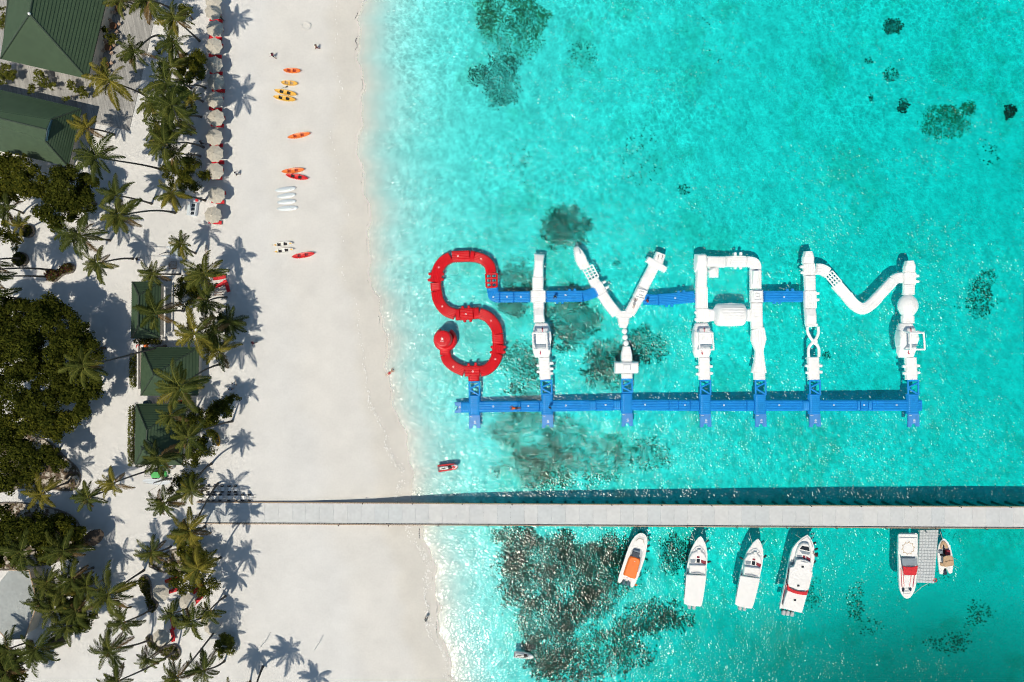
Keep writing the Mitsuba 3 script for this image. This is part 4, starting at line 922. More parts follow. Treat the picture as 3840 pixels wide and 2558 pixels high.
def sup(px, py, length, ang, label):
    k = thing('paddle_board', label, 'paddle board', 'paddle boards in a row on the beach')
    o = G(px, py, 0.12); L = length * S / 2; a = -math.radians(ang); M = np.array([[math.cos(a), -math.sin(a)], [math.sin(a), math.cos(a)]])
    t = np.linspace(-1, 1, 17); hw = 0.42 * (1 - np.abs(t) ** 2.4) ** 0.6 + 0.01
    out = np.vstack([np.column_stack([t * L, -hw]), np.column_stack([t[::-1][1:-1] * L, hw[::-1][1:-1]])])
    g = float(gz(o[0], o[1])) + 0.02; R_ = lambda f, z, r=1: np.column_stack([(out * f) @ M.T + o[:2], g + z + 0.1 * (np.abs(out[:, 0]) / L) ** 4])
    part(k, 'board', loft([R_(0.9, 0), R_(1.0, 0.07), R_(0.96, 0.13)]), 'board_blue', 60)
    pad = out[(out[:, 0] > -0.05 * L) & (out[:, 0] < 0.93 * L)] * [0.95, 0.84]
    part(k, 'deck_pad', prism(pad @ M.T + o[:2], g + 0.12, g + 0.15, 0.01), 'board_grey', 30)
    loc = lambda x, y, z: np.append(M @ [x, y] + o[:2], g + z)
    part(k, 'paddle', tube([loc(-0.5 * L, 0.05, 0.18), loc(0.45 * L, -0.08, 0.18)], 0.025, 6), 'dark_metal', 60)
    part(k, 'paddle_blade', box(loc(0.52 * L, -0.1, 0.18), (0.42, 0.2, 0.03), a, 0.01), 'black_rubber', 30)
for x, y, l, a, t in ((1071, 710, 80, -8, 'topmost'), (1074, 734, 72, -8, 'second from the top'), (1075, 757, 72, -5, 'third from the top'), (1078, 781, 80, -4, 'lowest')):
    sup(x, y, l, a, f'pale blue paddle board with a grey pad, {t} of the four')
o = G(1064, 329, 0.05); solo('paddle', cat(tube([o - [0.4, 0.12, 0], o + [0.4, 0.12, 0]], 0.03, 6), box(o + [0.5, 0.15, 0], (0.4, 0.2, 0.03), 0.3)), 'dark_metal', 'dark paddle lying on the sand between the yellow kayaks', 'paddle')
# ring of heaped sand
a = np.linspace(0, 2 * math.pi, 25); o = G(1147, 97, 0.0)
solo('sand_heap', tube(np.column_stack([o[0] + 0.75 * np.cos(a), o[1] + 0.6 * np.sin(a), np.full(25, o[2] + 0.02)]), 0.17 + 0.05 * np.sin(a * 5), 8), 'sand_surface', 'low ring of heaped sand near the top of the beach', 'sand castle')
# volleyball net poles
for (x, y, t) in ((1000.5, 2398, 'left'), (1198.5, 2408, 'right')):
    o = G(x, y, 0); k = thing('net_pole', f'thin grey {t} hand pole of the beach court in front of the palms'.replace(' hand', ''), 'pole', 'poles of the beach court')
    part(k, 'shaft', tube([o - [0, 0, 0.3], o + [0, 0, 2.6]], 0.05, 8), 'engine_grey', 60)
    part(k, 'cap', ball(o + [0, 0, 2.62], 0.07, 1), 'dark_metal', 60)

# ---------------------------------------------------------------- roofs and houses
mat('roof_green', vary((0.038, 0.073, 0.036), 0.8, 0.14), 0.65)
mat('roof_trim', (0.03, 0.05, 0.032), 0.5)
mat('wall_cream', vary((0.55, 0.50, 0.42), 1, 0.15), 0.8)
mat('wall_dark', (0.05, 0.045, 0.04), 0.8)
mat('glass_blue', (0.03, 0.09, 0.12), 0.1)
def deck_colour(p, n, uv):
    c, s = math.cos(math.radians(-12.7)), math.sin(math.radians(-12.7))
    v = p.x * c - p.y * s; u = p.x * s + p.y * c
    b = cell_rand(v * 6.5, dr.floor(u * 0.3 + cell_rand(v * 6.5) * 3))
    g = 1 - 0.3 * (1 - smoothstep(0.0, 0.18, v * 6.5 - dr.floor(v * 6.5)))
    st = fbm(p.x * 0.3, p.y * 0.3, octaves=4)
    return mi.Color3f(0.37, 0.37, 0.36) * (0.75 + 0.4 * b) * g * (0.75 + 0.5 * st)
scene['deck_wood'] = dict(type='diffuse', reflectance=proc(deck_colour))
mat('concrete_roof', vary((0.34, 0.37, 0.37), 0.5, 0.25, 3.0), 0.9)
ZB = 1.35                                      # the ground among the palms
def face_panels(par, A, B, C, D, n, name='panel', m='roof_green', thick=0.13):
    """Lapped roof sheets between the eave A-B and the upper edge D-C, n courses, each a slab whose lower edge stands proud."""
    A, B, C, D = map(lambda p: np.asarray(p, float), (A, B, C, D))
    nrm = np.cross(B - A, D - A); nrm /= np.linalg.norm(nrm); nrm *= np.sign(nrm[2])
    for i in range(n):
        t0, t1 = i / n, (i + 1) / n + 0.12 / n
        t1 = min(t1, 1)
        a, b, c, d = A + (D - A) * t0, B + (C - B) * t0, B + (C - B) * t1, A + (D - A) * t1
        up, dn = nrm * thick, nrm * 0.005
        v = [a - nrm * 0.03, b - nrm * 0.03, c - nrm * 0.03, d - nrm * 0.03, a + up, b + up, c + dn, d + dn]
        f = [[0, 2, 1], [0, 3, 2], [4, 5, 6], [4, 6, 7], [0, 1, 5], [0, 5, 4], [1, 2, 6], [1, 6, 5], [2, 3, 7], [2, 7, 6], [3, 0, 4], [3, 4, 7]]
        mm = TM(v, f)
        if np.linalg.norm(c - d) < 0.05 and n == 1: pass
        part(par, name, mm, m, False)
def house(label, corners, ze, ridge, zr, n, walls=0.9, cat_='building', group=None):
    """A hipped house: eave corners (photo pixels, clockwise from the upper left), ridge points (one or two) and heights."""
    k = thing('hipped_house', label, cat_, group)
    E = [P(x, y, ze) for x, y in corners]; Rr = [P(x, y, zr) for x, y in ridge]
    c = sum(E) / 4
    wl = [c[:2] + (e[:2] - c[:2]) * walls for e in E]
    part(k, 'wall', prism(wl, ZB - 0.4, ze - 0.02, 0.0), 'wall_cream', False)
    rf = thing_part(k, 'roof')
    part(rf, 'soffit', prism([e[:2] for e in E], ze - 0.28, ze - 0.06, 0.02), 'roof_trim', False)
    return k, rf, E, Rr
def caps(rf, *pairs):
    for a, b in pairs: part(rf, 'ridge_cap', tube([a + [0, 0, 0.1], b + [0, 0, 0.1]], 0.13, 8), 'roof_trim', 60)
# the two restaurant roofs
h, rf, E, Rr = house('large green hipped building at the top edge beside the timber deck', [(55, -330), (478, -330), (327, 294), (4, 220)], 5.2, [(113, 54), (20, -330)], 12.2, 0)
E[0], E[1] = P(90, -330, 5.2), P(478, -330, 5.2)
face_panels(rf, E[2], E[3], Rr[0], Rr[0] + [0.01, 0, 0], 16)
face_panels(rf, E[1], E[2], Rr[0], P(185, -330, 12.2), 19)
face_panels(rf, E[3], E[0], P(185, -330, 12.2), Rr[0], 14)
caps(rf, (Rr[0], E[2]), (Rr[0], E[3]), (Rr[0], P(185, -330, 12.2)))
part(rf, 'finial', ball(Rr[0] + [0, 0, 0.2], 0.22, 2), 'beach_white', True)
h, rf, E, Rr = house('green hipped building with a gablet window on the left, below the larger one', [(-330, 262), (304, 410), (254, 622), (-380, 480)], 5.0, [(-300, 371), (176, 487)], 9.6, 0)
r0, r1 = Rr
g1, g2 = P(190, 450, 8.9), P(170, 528, 8.5)
face_panels(rf, E[0], E[1], g1, r0, 14)
face_panels(rf, E[2], E[3], r0, g2, 12)
face_panels(rf, E[1], E[2], g2, g1, 11)
tri = [r1 - [0.8, 0, 0.0], g1 + [0, 0, 0.1], g2 + [0, 0, 0.1]]
part(rf, 'gablet_sheet', loft([np.array([r0, r1, g1]), np.array([r0, r1, g1]) + [0, 0, 0.12]]), 'roof_green', False)
part(rf, 'gablet_sheet', loft([np.array([r0, g2, r1]), np.array([r0, g2, r1]) + [0, 0, 0.12]]), 'roof_green', False)
part(rf, 'gablet_window', loft([np.array([r1, g2, g1]) + [0.06, 0, 0.05], np.array([r1, g2, g1]) + [0.3, 0, -0.05]]), 'glass_blue', False)
part(rf, 'gablet_frame', tube([g1 + [0.2, 0, 0.15], r1 + [0.2, 0, 0.2], g2 + [0.2, 0, 0.15]], 0.06, 7), 'teal_dark', 60)
caps(rf, (g1, E[1]), (g2, E[2]), (r0, r1))
# the three small houses by the beach
G_ = 'small green roofed beach houses'
h, rf, E, Rr = house('uppermost of the three small green roofed beach houses, with an open counter on its right', [(497, 1058), (602, 1058), (598, 1266), (494, 1267)], 3.9, [(521, 1108), (519, 1224)], 6.6, 0, group=G_)
face_panels(rf, E[0], E[1], Rr[0], Rr[0] + [0.01, 0, 0], 8); face_panels(rf, E[1], E[2], Rr[1], Rr[0], 7)
face_panels(rf, E[2], E[3], Rr[1], Rr[1] + [0.01, 0, 0], 7); face_panels(rf, E[3], E[0], Rr[0], Rr[1], 7)
caps(rf, (E[0], Rr[0]), (E[1], Rr[0]), (E[2], Rr[1]), (E[3], Rr[1]), (Rr[0], Rr[1]))
part(h, 'counter_beam', pprism([(614, 1075), (619.5, 1075), (619.5, 1262), (614, 1262)], 3.3, 3.5, 0.03), 'beach_white', 30)
for i in range(8):
    y = 1078 + i * 23
    part(h, 'counter_panel', pprism([(603, y), (613, y), (613, y + 17), (603, y + 17)], 2.2, 2.3, 0.02), 'wall_cream' if i % 2 == 0 else 'wall_dark', False)
for y in (1078, 1168, 1258):
    q = P(617, y, 3.3); part(h, 'counter_post', tube([[q[0], q[1], ZB - 0.3], q], 0.07, 7), 'beach_white', 60)
h, rf, E, Rr = house('middle of the three small green roofed beach houses, with a steep pyramid roof', [(533, 1304), (744, 1304), (742, 1482), (530, 1482)], 3.9, [(578, 1404)], 9.0, 0, group=G_)
for a, b, n in ((0, 1, 12), (1, 2, 13), (2, 3, 11), (3, 0, 11)): face_panels(rf, E[a], E[b], Rr[0], Rr[0] + [0.01, 0.01, 0], n)
caps(rf, *[(e, Rr[0]) for e in E])
part(h, 'side_terrace', pprism([(516, 1300), (529, 1300), (529, 1458), (516, 1458)], ZB - 0.3, ZB + 0.9, 0.03), 'wall_cream', False)
part(h, 'terrace_wall', pprism([(513, 1296), (517, 1296), (517, 1460), (513, 1460)], ZB - 0.3, ZB + 1.5, 0.03), 'beach_white', False)
for i, m in enumerate(('red_canvas', 'beach_white', 'kayak_orange', 'beach_white', 'concrete_0')):
    x = 520 + i * 15; q = G(x, 1298, 0.5)
    solo('crate', box(q, (0.55, 0.5, 0.7), 0.1 * i, 0.05), m, ('red crate at the left end of the row above the middle house', 'white sack second in the row above the middle house', 'orange crate in the row above the middle house', 'white sack fourth in the row above the middle house', 'grey sack at the right end of the row above the middle house')[i], 'crate' if i in (0, 2) else 'sack', 'crates and sacks behind the middle house')
h, rf, E, Rr = house('lowest of the three small green roofed beach houses, edged by a hedge', [(512, 1516), (697, 1516), (682, 1742), (508, 1740)], 3.9, [(552, 1612), (550, 1650)], 8.2, 0, group=G_)
face_panels(rf, E[0], E[1], Rr[0], Rr[0] + [0.01, 0, 0], 11); face_panels(rf, E[1], E[2], Rr[1], Rr[0], 12)
face_panels(rf, E[2], E[3], Rr[1], Rr[1] + [0.01, 0, 0], 10); face_panels(rf, E[3], E[0], Rr[0], Rr[1], 10)
caps(rf, (E[0], Rr[0]), (E[1], Rr[0]), (E[2], Rr[1]), (E[3], Rr[1]), (Rr[0], Rr[1]))
part(h, 'water_butt', disc(G(558, 1512, 0), 0.55, 1.0, 16, 0.08), 'teal_dark', 40)
# flat grey roof at the lower left
k = thing('flat_roofed_house', 'flat grey many-sided roof at the lower left edge', 'building')
pl = [(34, 2138), (109, 2138), (140, 2264), (92, 2394), (24, 2399), (-30, 2330), (-30, 2220)]
part(k, 'roof', pprism(pl, 4.6, 4.85, 0.04), 'concrete_roof', False)
ctr = np.mean([P(*p, 4.7)[:2] for p in pl], 0)
part(k, 'wall', prism([ctr + (P(*p, 4.7)[:2] - ctr) * 0.93 for p in pl], ZB - 0.4, 4.61, 0), 'wall_cream', False)
for a, b in zip(pl, pl[1:]):
    part(k, 'fascia', tube([P(*a, 4.82), P(*b, 4.82)], 0.10, 6), 'timber', 60)

# ---------------------------------------------------------------- timber deck with tables
dk = thing('timber_deck', 'weathered grey timber deck around the two large roofs', 'deck')
part(dk, 'boards', pprism([(-120, -60), (598, -60), (581, 60), (484, 490), (415, 474), (300, 452), (-120, 360)], ZB - 0.35, ZB + 0.25, 0.02, True), 'deck_wood', False)
part(dk, 'edge_step', pprism([(600, -60), (609, -60), (592, 62), (494, 498), (485, 493), (583, 60)], ZB - 0.35, ZB + 0.12, 0.02, True), 'concrete_1', False)
part(dk, 'edge_step', pprism([(414, 476), (484, 493), (493, 498), (491, 503), (411, 483)], ZB - 0.35, ZB + 0.125, 0.02, True), 'concrete_1', False)
mat('table_brown', (0.16, 0.07, 0.035), 0.4); mat('chair_tan', (0.42, 0.30, 0.22), 0.7)
for i, (x, y) in enumerate(((453, 40), (433, 104), (414, 183), (404, 250))):
    nm = ('uppermost', 'second', 'third', 'lowest')[i]
    o = P(x, y, ZB + 0.25)
    k = thing('dining_table', f'{nm} round brown table on the deck beside the large roof', 'table', 'tables on the deck')
    part(k, 'top', disc(o + [0, 0, 0.68], 0.62, 0.06, 20, 0.02), 'table_brown', 30); part(k, 'stem', tube([o, o + [0, 0, 0.69]], 0.06, 7), 'dark_metal', 60)
    part(k, 'foot', disc(o, 0.32, 0.05, 14, 0.01), 'dark_metal', 30)
    for j in range(4):
        t = j * math.pi / 2 + 0.5
        c = thing('dining_chair', f'tan chair on the {("right", "upper", "left", "lower")[j]} side of the {nm} round table of the deck', 'chair', f'chairs around the {nm} deck table')
        b = o + [0.98 * math.cos(t), 0.98 * math.sin(t), 0]
        part(c, 'seat', box(b + [0, 0, 0.45], (0.5, 0.5, 0.08), t, 0.03), 'chair_tan', 30)
        part(c, 'back', box(b + [0.24 * math.cos(t), 0.24 * math.sin(t), 0.70], (0.07, 0.5, 0.45), t, 0.02), 'chair_tan', 30)
        for sx in (-1, 1):
            for sy in (-1, 1):
                q = b + [0.2 * (sx * math.cos(t) - sy * math.sin(t)), 0.2 * (sx * math.sin(t) + sy * math.cos(t)), 0]
                part(c, 'leg', tube([q, q + [0, 0, 0.42]], 0.025, 5), 'dark_metal', 60)

# ---------------------------------------------------------------- umbrellas and loungers
mat('umbrella_cloth', vary((0.46, 0.435, 0.375), 2, 0.10), 0.85); mat('lounger_frame', (0.35, 0.30, 0.25), 0.6)
ORD = ('first', 'second', 'third', 'fourth', 'fifth', 'sixth', 'seventh', 'eighth', 'ninth', 'tenth', 'eleventh', 'twelfth')
def umbrella(px, py, label, grp, tilt=(0, 0)):
    k = thing('beach_umbrella', label, 'umbrella', grp)
    c = P(px, py, 0); z = 0
    for _ in range(4):
        c = P(px, py, z + 2.45); z = float(gz(c[0], c[1]))
    R_ = 1.5; a0 = 0.39 + (px * 0.37 + py * 0.11) % 0.3
    apex = np.array([c[0], c[1], z + 2.9])
    for i in range(8):
        a, b = a0 + i * math.pi / 4, a0 + (i + 1) * math.pi / 4
        p0 = np.array([c[0] + R_ * math.cos(a), c[1] + R_ * math.sin(a), z + 2.35]); p1 = np.array([c[0] + R_ * math.cos(b), c[1] + R_ * math.sin(b), z + 2.35])
        m0, m1 = apex * 0.45 + p0 * 0.55 + [0, 0, 0.05], apex * 0.45 + p1 * 0.55 + [0, 0, 0.05]
        e = p0 * 0.5 + p1 * 0.5; e = e + (apex - e) * 0.05
        mid = (m0 + m1) / 2 - [0, 0, 0.03]
        up = [apex, m0, mid, m1, p0, e, p1]
        v = np.vstack([up, np.array(up) - [0, 0, 0.03]])
        f = [[0, 1, 2], [0, 2, 3], [1, 4, 5], [1, 5, 2], [2, 5, 6], [2, 6, 3]]
        ff = f + [[x + 7 for x in t[::-1]] for t in f] + [[4, 11, 12], [4, 12, 5], [5, 12, 13], [5, 13, 6]]
        part(k, 'panel', TM(v, ff), 'umbrella_cloth', False)
    for i in range(8):
        a = a0 + i * math.pi / 4; part(k, 'rib', tube([apex - [0, 0, 0.08], [c[0] + R_ * 0.97 * math.cos(a), c[1] + R_ * 0.97 * math.sin(a), z + 2.31]], 0.015, 4), 'lounger_frame', False)
    part(k, 'pole', tube([[c[0], c[1], z - 0.4], [c[0], c[1], z + 2.9]], 0.04, 8), 'lounger_frame', 60)
    part(k, 'finial', ball(apex + [0, 0, 0.05], 0.07, 1), 'lounger_frame', 60)
    return c[0], c[1], z
def lounger(x, y, rot, label, grp, cushion='red_canvas'):
    k = thing('sun_lounger', label, 'sun lounger', grp)
    z = float(gz(x, y)); cs, sn = math.cos(rot), math.sin(rot); W_ = lambda a, b, h: np.array([x + a * cs - b * sn, y + a * sn + b * cs, z + h])
    part(k, 'frame', box(W_(0.25, 0, 0.28), (1.5, 0.66, 0.08), rot, 0.02), 'lounger_frame', 30)
    part(k, 'cushion', box(W_(0.28, 0, 0.37), (1.42, 0.6, 0.10), rot, 0.04), cushion, 30)
    bk = []
    for a, h in ((-0.46, 0.33), (-1.05, 0.66)): bk.append([W_(a, -0.3, h), W_(a, 0.3, h), W_(a, 0.3, h + 0.1), W_(a, -0.3, h + 0.1)])
    part(k, 'backrest', loft([np.array(b) for b in bk]), cushion, 30)
    for a in (-0.4, 0.9):
        for b in (-0.28, 0.28): part(k, 'leg', tube([W_(a, b, 0), W_(a, b, 0.26)], 0.03, 5), 'lounger_frame', 60)
UMB = [(799, 42), (805, 106), (801, 172), (802, 242), (808, 306), (805, 374), (809, 442), (803, 514), (805, 576), (806, 642), (811, 731), (798, 806)]
for i, (x, y) in enumerate(UMB):
    ux, uy, uz = umbrella(x, y, f'{ORD[i]} beige umbrella from the top in the long row along the palms', 'umbrellas in the row along the palms')
    for s in (-1, 1):
        lounger(ux - 0.65 + 0.12 * ((i * 5 + s) % 4), uy + s * (0.60 + 0.14 * ((i * 7) % 3)), 0.06 * s, f'{"upper" if s > 0 else "lower"} red lounger under the {ORD[i]} umbrella of the row', 'loungers under the row of umbrellas')
umbrella(799, -2, 'umbrella cut by the top edge above the row along the palms', 'umbrellas in the row along the palms')
for i, (x, y, t) in enumerate(((602, 2225, 'beige umbrella beside the kidney planter below the jetty'), (701, 2259, 'beige umbrella under the yellow palm below the jetty'), (795, 2351, 'beige umbrella nearest the sea below the jetty'), (604, 2392, 'beige umbrella beside the lower planter near the bottom'))):
    ux, uy, uz = umbrella(x, y, t, 'umbrellas among the palms below the jetty')
    for s in (-1, 1):
        if i in (0, 1, 3): lounger(ux + 0.9, uy + s * 1.0 + 0.6, 0.3 + 0.5 * i, f'{"upper" if s > 0 else "lower"} red lounger at the {t}'.replace('beige umbrella ', 'umbrella '), 'loungers below the jetty')
for x, y, r, t in ((829, 1042, 0.2, 'upper'), (834, 1066, 0.5, 'middle'), (855, 1074, -1.3, 'lower')):
    q = G(x, y, 0); lounger(q[0], q[1], r, f'{t} of the three bright red loungers beside the half hidden yellow kayak', 'red loungers by the half hidden kayak')

# ---------------------------------------------------------------- greenery
def leaf_colour(c0, c1):
    c0, c1 = mi.ScalarColor3f(*c0), mi.ScalarColor3f(*c1)
    def f(p, n, uv): return mix(c0, c1, uv.x) * (0.75 + 0.5 * noise(p.x * 0.7, p.y * 0.7, p.z * 0.7))
    return f
def leafmat(name, c0, c1, rough=0.5, trans=0.5):
    scene[name] = dict(type='principledthin', base_color=proc(leaf_colour(c0, c1)), roughness=rough, diff_trans=trans, eta=1.4, spec_trans=0.0)
leafmat('palm_dark', (0.024, 0.038, 0.009), (0.095, 0.112, 0.028), 0.42, 0.3)
leafmat('palm_mid', (0.036, 0.050, 0.011), (0.14, 0.148, 0.034), 0.42, 0.3)
leafmat('palm_yellow', (0.075, 0.074, 0.012), (0.245, 0.21, 0.04), 0.45, 0.3)
leafmat('tree_leaf', (0.012, 0.020, 0.004), (0.085, 0.092, 0.014), 0.5, 0.3)
leafmat('tree_leaf_olive', (0.022, 0.032, 0.006), (0.12, 0.12, 0.016), 0.5, 0.3)
leafmat('palm_dry', (0.10, 0.065, 0.025), (0.22, 0.15, 0.07), 0.6, 0.2)
leafmat('shrub_leaf', (0.05, 0.065, 0.012), (0.17, 0.175, 0.03), 0.5)
leafmat('red_leaf', (0.03, 0.012, 0.012), (0.12, 0.035, 0.035), 0.5)
def bark_colour(p, n, uv): return mi.Color3f(0.115, 0.105, 0.095) * (0.65 + 0.7 * noise(p.x * 3, p.y * 3, p.z * 7))
scene['bark'] = dict(type='diffuse', reflectance=proc(bark_colour))
def frond_mesh(seed, e0, droop, n=34):
    """A coconut frond of unit length along +x: an arching midrib with hanging leaflets on both sides."""
    R = np.random.default_rng(seed)
    s = np.linspace(0, 1, 13); el = e0 - droop * s ** 1.25; side = R.uniform(-0.35, 0.35) * s ** 1.5
    d = np.column_stack([np.cos(el) * np.cos(side), np.cos(el) * np.sin(side), np.sin(el)])
    c = np.vstack([[0, 0, 0], np.cumsum((d[1:] + d[:-1]) / 2 * (1 / 12), 0)])
    V, F, U = [], [], []
    for sg in (-1, 1):                                         # midrib: a ridged strip
        o = len(V)
        for i in range(13):
            w = 0.02 * (1 - 0.8 * s[i]); sd = np.cross([0, 0, 1], d[i]); sd /= np.linalg.norm(sd)
            V += [c[i] + [0, 0, 0.008], c[i] + sd * sg * w]; U += [[1.25, 0], [1.25, 0]]
        for i in range(12):
            a = o + 2 * i
            F += [[a, a + 2, a + 3], [a, a + 3, a + 1]]
    for sg in (-1, 1):
        for j in range(n):
            t = 0.14 + 0.86 * (j + R.uniform(-0.3, 0.3)) / (n - 1); t = min(max(t, 0.12), 0.995)
            i = min(int(t * 12), 11); p = c[i] + (c[i + 1] - c[i]) * (t * 12 - i); f = d[i]
            sd = np.cross([0, 0, 1], f); sd /= np.linalg.norm(sd); upv = np.cross(f, sd)
            L = 0.225 * (math.sin(math.pi * min(1, 0.22 + 0.70 * t))) ** 0.8 * R.uniform(0.8, 1.15)
            dirn = f * (0.55 + 0.5 * t) + sd * sg * (1.0 - 0.35 * t) + upv * R.uniform(-0.45, 0.05); dirn /= np.linalg.norm(dirn)
            tip = p + dirn * L + np.array([0, 0, -0.30 * L]); mid = p + dirn * L * 0.45
            wv = np.cross(dirn, [0, 0, 1]); wv /= np.linalg.norm(wv) + 1e-9; wv = wv * 0.0135 * R.uniform(0.8, 1.3)
            o = len(V); V += [p, mid + wv + [0, 0, 0.004], mid - wv, tip]; q = R.random() * 0.7
            U += [[q + 0.2, 0], [q, 0], [q, 0], [q * 0.6, 0]]
            F += [[o, o + 2, o + 1], [o + 1, o + 2, o + 3]]
    return TM(V, F), np.array(U)
FR = {}
for m in ('palm_dark', 'palm_mid', 'palm_yellow', 'palm_dry'):
    for lv, (e0, dr_) in enumerate(((1.15, 1.5), (0.65, 1.25), (0.22, 1.05), (-0.25, 0.95))):
        for v in range(2):
            mm, uu = frond_mesh(lv * 10 + v, e0, dr_)
            FR[m, lv, v] = mikit.ply(mm, m, smooth=True, uv=uu)
HEIGHTS = {(652, 68): 15.9, (624, 310): 15.0, (645, 395): 17.4, (680, 914): 7.7, (765, 1029): 9.7, (731, 1250): 13.2, (858, 1207): 6.4, (705, 1642): 14.6, (718, 1838): 14.0, (711, 1993): 11.5, (744, 2133): 13.9,
           (648, 2303): 14.8, (720, 2332): 14.9, (662, 2544): 14.7, (905, 2726): 14.0, (1040, 2812): 13.0, (573, 1025): 7.0, (722, 374): 7.0}      # metres, read from the crowns' shadows
def palm(cx, cy, bx, by, label, tone='palm_mid', r=88, h=None, n=17, bend=0.0, seed=None):
    """A coconut palm: the photograph shows its heart at (cx, cy) and its foot at (bx, by)."""
    R = np.random.default_rng(seed or int(cx * 7 + cy * 13)); k = thing('palm_tree', label, 'palm tree', 'coconut palms')
    b = G(bx, by, 0)
    if h is None:
        cr = np.array([cx - 1920, 1279 - cy]) * S
        t = 1 - (cr @ b[:2]) / (cr @ cr); z = t * H
        z = HEIGHTS.get((cx, cy), float(np.clip(z, 8.5, 15.5)))
    else: z = h
    c = P(cx, cy, z); d = c - b
    pr = np.array([-d[1], d[0], 0]); pr /= np.linalg.norm(pr) + 1e-9
    p1 = b + np.array([d[0] * 0.15, d[1] * 0.15, d[2] * 0.45]) + pr * bend; p2 = b + np.array([d[0] * 0.75, d[1] * 0.75, d[2] * 0.75]) + pr * bend * 0.6
    t = np.linspace(0, 1, 16)[:, None]
    tr = (1 - t) ** 3 * (b - [0, 0, 0.3]) + 3 * (1 - t) ** 2 * t * p1 + 3 * (1 - t) * t ** 2 * p2 + t ** 3 * c
    rad = 0.155 - 0.05 * t[:, 0] + 0.10 * np.exp(-t[:, 0] * 14)
    part(k, 'trunk', tube(tr, rad, 9), 'bark', 60)
    L0 = R.uniform(0.9, 1.1) * r * S * (H - z) / H / 0.93; wind = math.radians(190 + R.uniform(-45, 45)); gap = wind + math.pi + R.uniform(-0.9, 0.9)
    for i in range(n):
        lv = 0 if i < 3 else 1 if i < 7 else 2 if i < 13 else 3
        az = i * 2.39996 + R.uniform(-0.25, 0.25); az += 0.6 * math.sin(wind - az)
        if lv > 0 and math.cos(az - gap) > 0.86 and R.random() < 0.7: continue
        L = L0 * R.uniform(0.72, 1.12) * (0.8, 1.0, 1.03, 0.95)[lv]
        tm = tone
        if R.random() < 0.22: tm = {'palm_dark': 'palm_mid', 'palm_mid': 'palm_yellow' if lv > 1 else 'palm_dark', 'palm_yellow': 'palm_mid'}[tone]
        if lv == 3 and R.random() < 0.35: tm = 'palm_dry'
        ca, sa = math.cos(az), math.sin(az); ro = R.uniform(-0.35, 0.35); cr_, sr = math.cos(ro), math.sin(ro)
        A = np.array([[ca, -sa, 0], [sa, ca, 0], [0, 0, 1]]) @ np.array([[1, 0, 0], [0, cr_, -sr], [0, sr, cr_]]) * L
        M = np.eye(4); M[:3, :3] = A; M[:3, 3] = c - [0, 0, 0.05 * lv]
        put(k, 'frond', FR[tm, lv, int(R.integers(2))], M)
    if R.random() < 0.6:
        part(k, 'coconuts', cat(*[ball(c + [0.28 * math.cos(a), 0.28 * math.sin(a), -0.28], 0.14, 1) for a in np.arange(5) * 1.25]), 'palm_nut', 60, kind='stuff')
    return k
mat('palm_nut', (0.20, 0.13, 0.04), 0.6)
def leaves(pts, nrm, size, R):
    """Rhombic leaves at the points, facing roughly along nrm."""
    n = len(pts); nn = nrm + R.normal(0, 0.55, (n, 3)); nn /= np.linalg.norm(nn, axis=1, keepdims=True)
    u = np.cross(nn, R.normal(0, 1, (n, 3))); u /= np.linalg.norm(u, axis=1, keepdims=True) + 1e-9; w = np.cross(nn, u)
    s = (size * R.uniform(0.6, 1.25, n))[:, None]
    V = np.stack([pts - u * s, pts + w * s * 0.42 + nn * s * 0.12, pts + u * s, pts - w * s * 0.42 + nn * s * 0.12], 1).reshape(-1, 3)
    F = (np.array([[0, 1, 3], [1, 2, 3]])[None] + (np.arange(n) * 4)[:, None, None]).reshape(-1, 3)
    U = np.repeat(np.column_stack([R.random(n) ** 1.3, np.zeros(n)]), 4, 0)
    return TM(V, F), U
def crown(blobs, R, size, dens):
    P_, N_ = [], []
    for (c, r, rz) in blobs:
        m = max(7, int(12 + r * 2.6))
        for j in range(m):
            z = R.uniform(-0.25, 1); a = R.uniform(0, 6.283); q = math.sqrt(1 - z * z)
            f = R.uniform(0.4, 0.88)
            lc = c + np.array([q * math.cos(a) * r * f, q * math.sin(a) * r * f, z * rz * f]); lr = r * R.uniform(0.16, 0.42)
            n = int(dens * (2.2 if dens < 20 else 1) * lr * lr * 7)
            d = R.normal(0, 1, (n, 3)); d /= np.linalg.norm(d, axis=1, keepdims=True); d[:, 2] = np.where(d[:, 2] < -0.3, -d[:, 2], d[:, 2])
            P_.append(lc + d * np.array([lr, lr, lr * 0.8]) * R.uniform(0.5, 1.15, (n, 1))); N_.append(d + [0, 0, 0.5])
    return leaves(np.vstack(P_), np.vstack(N_), size, R)
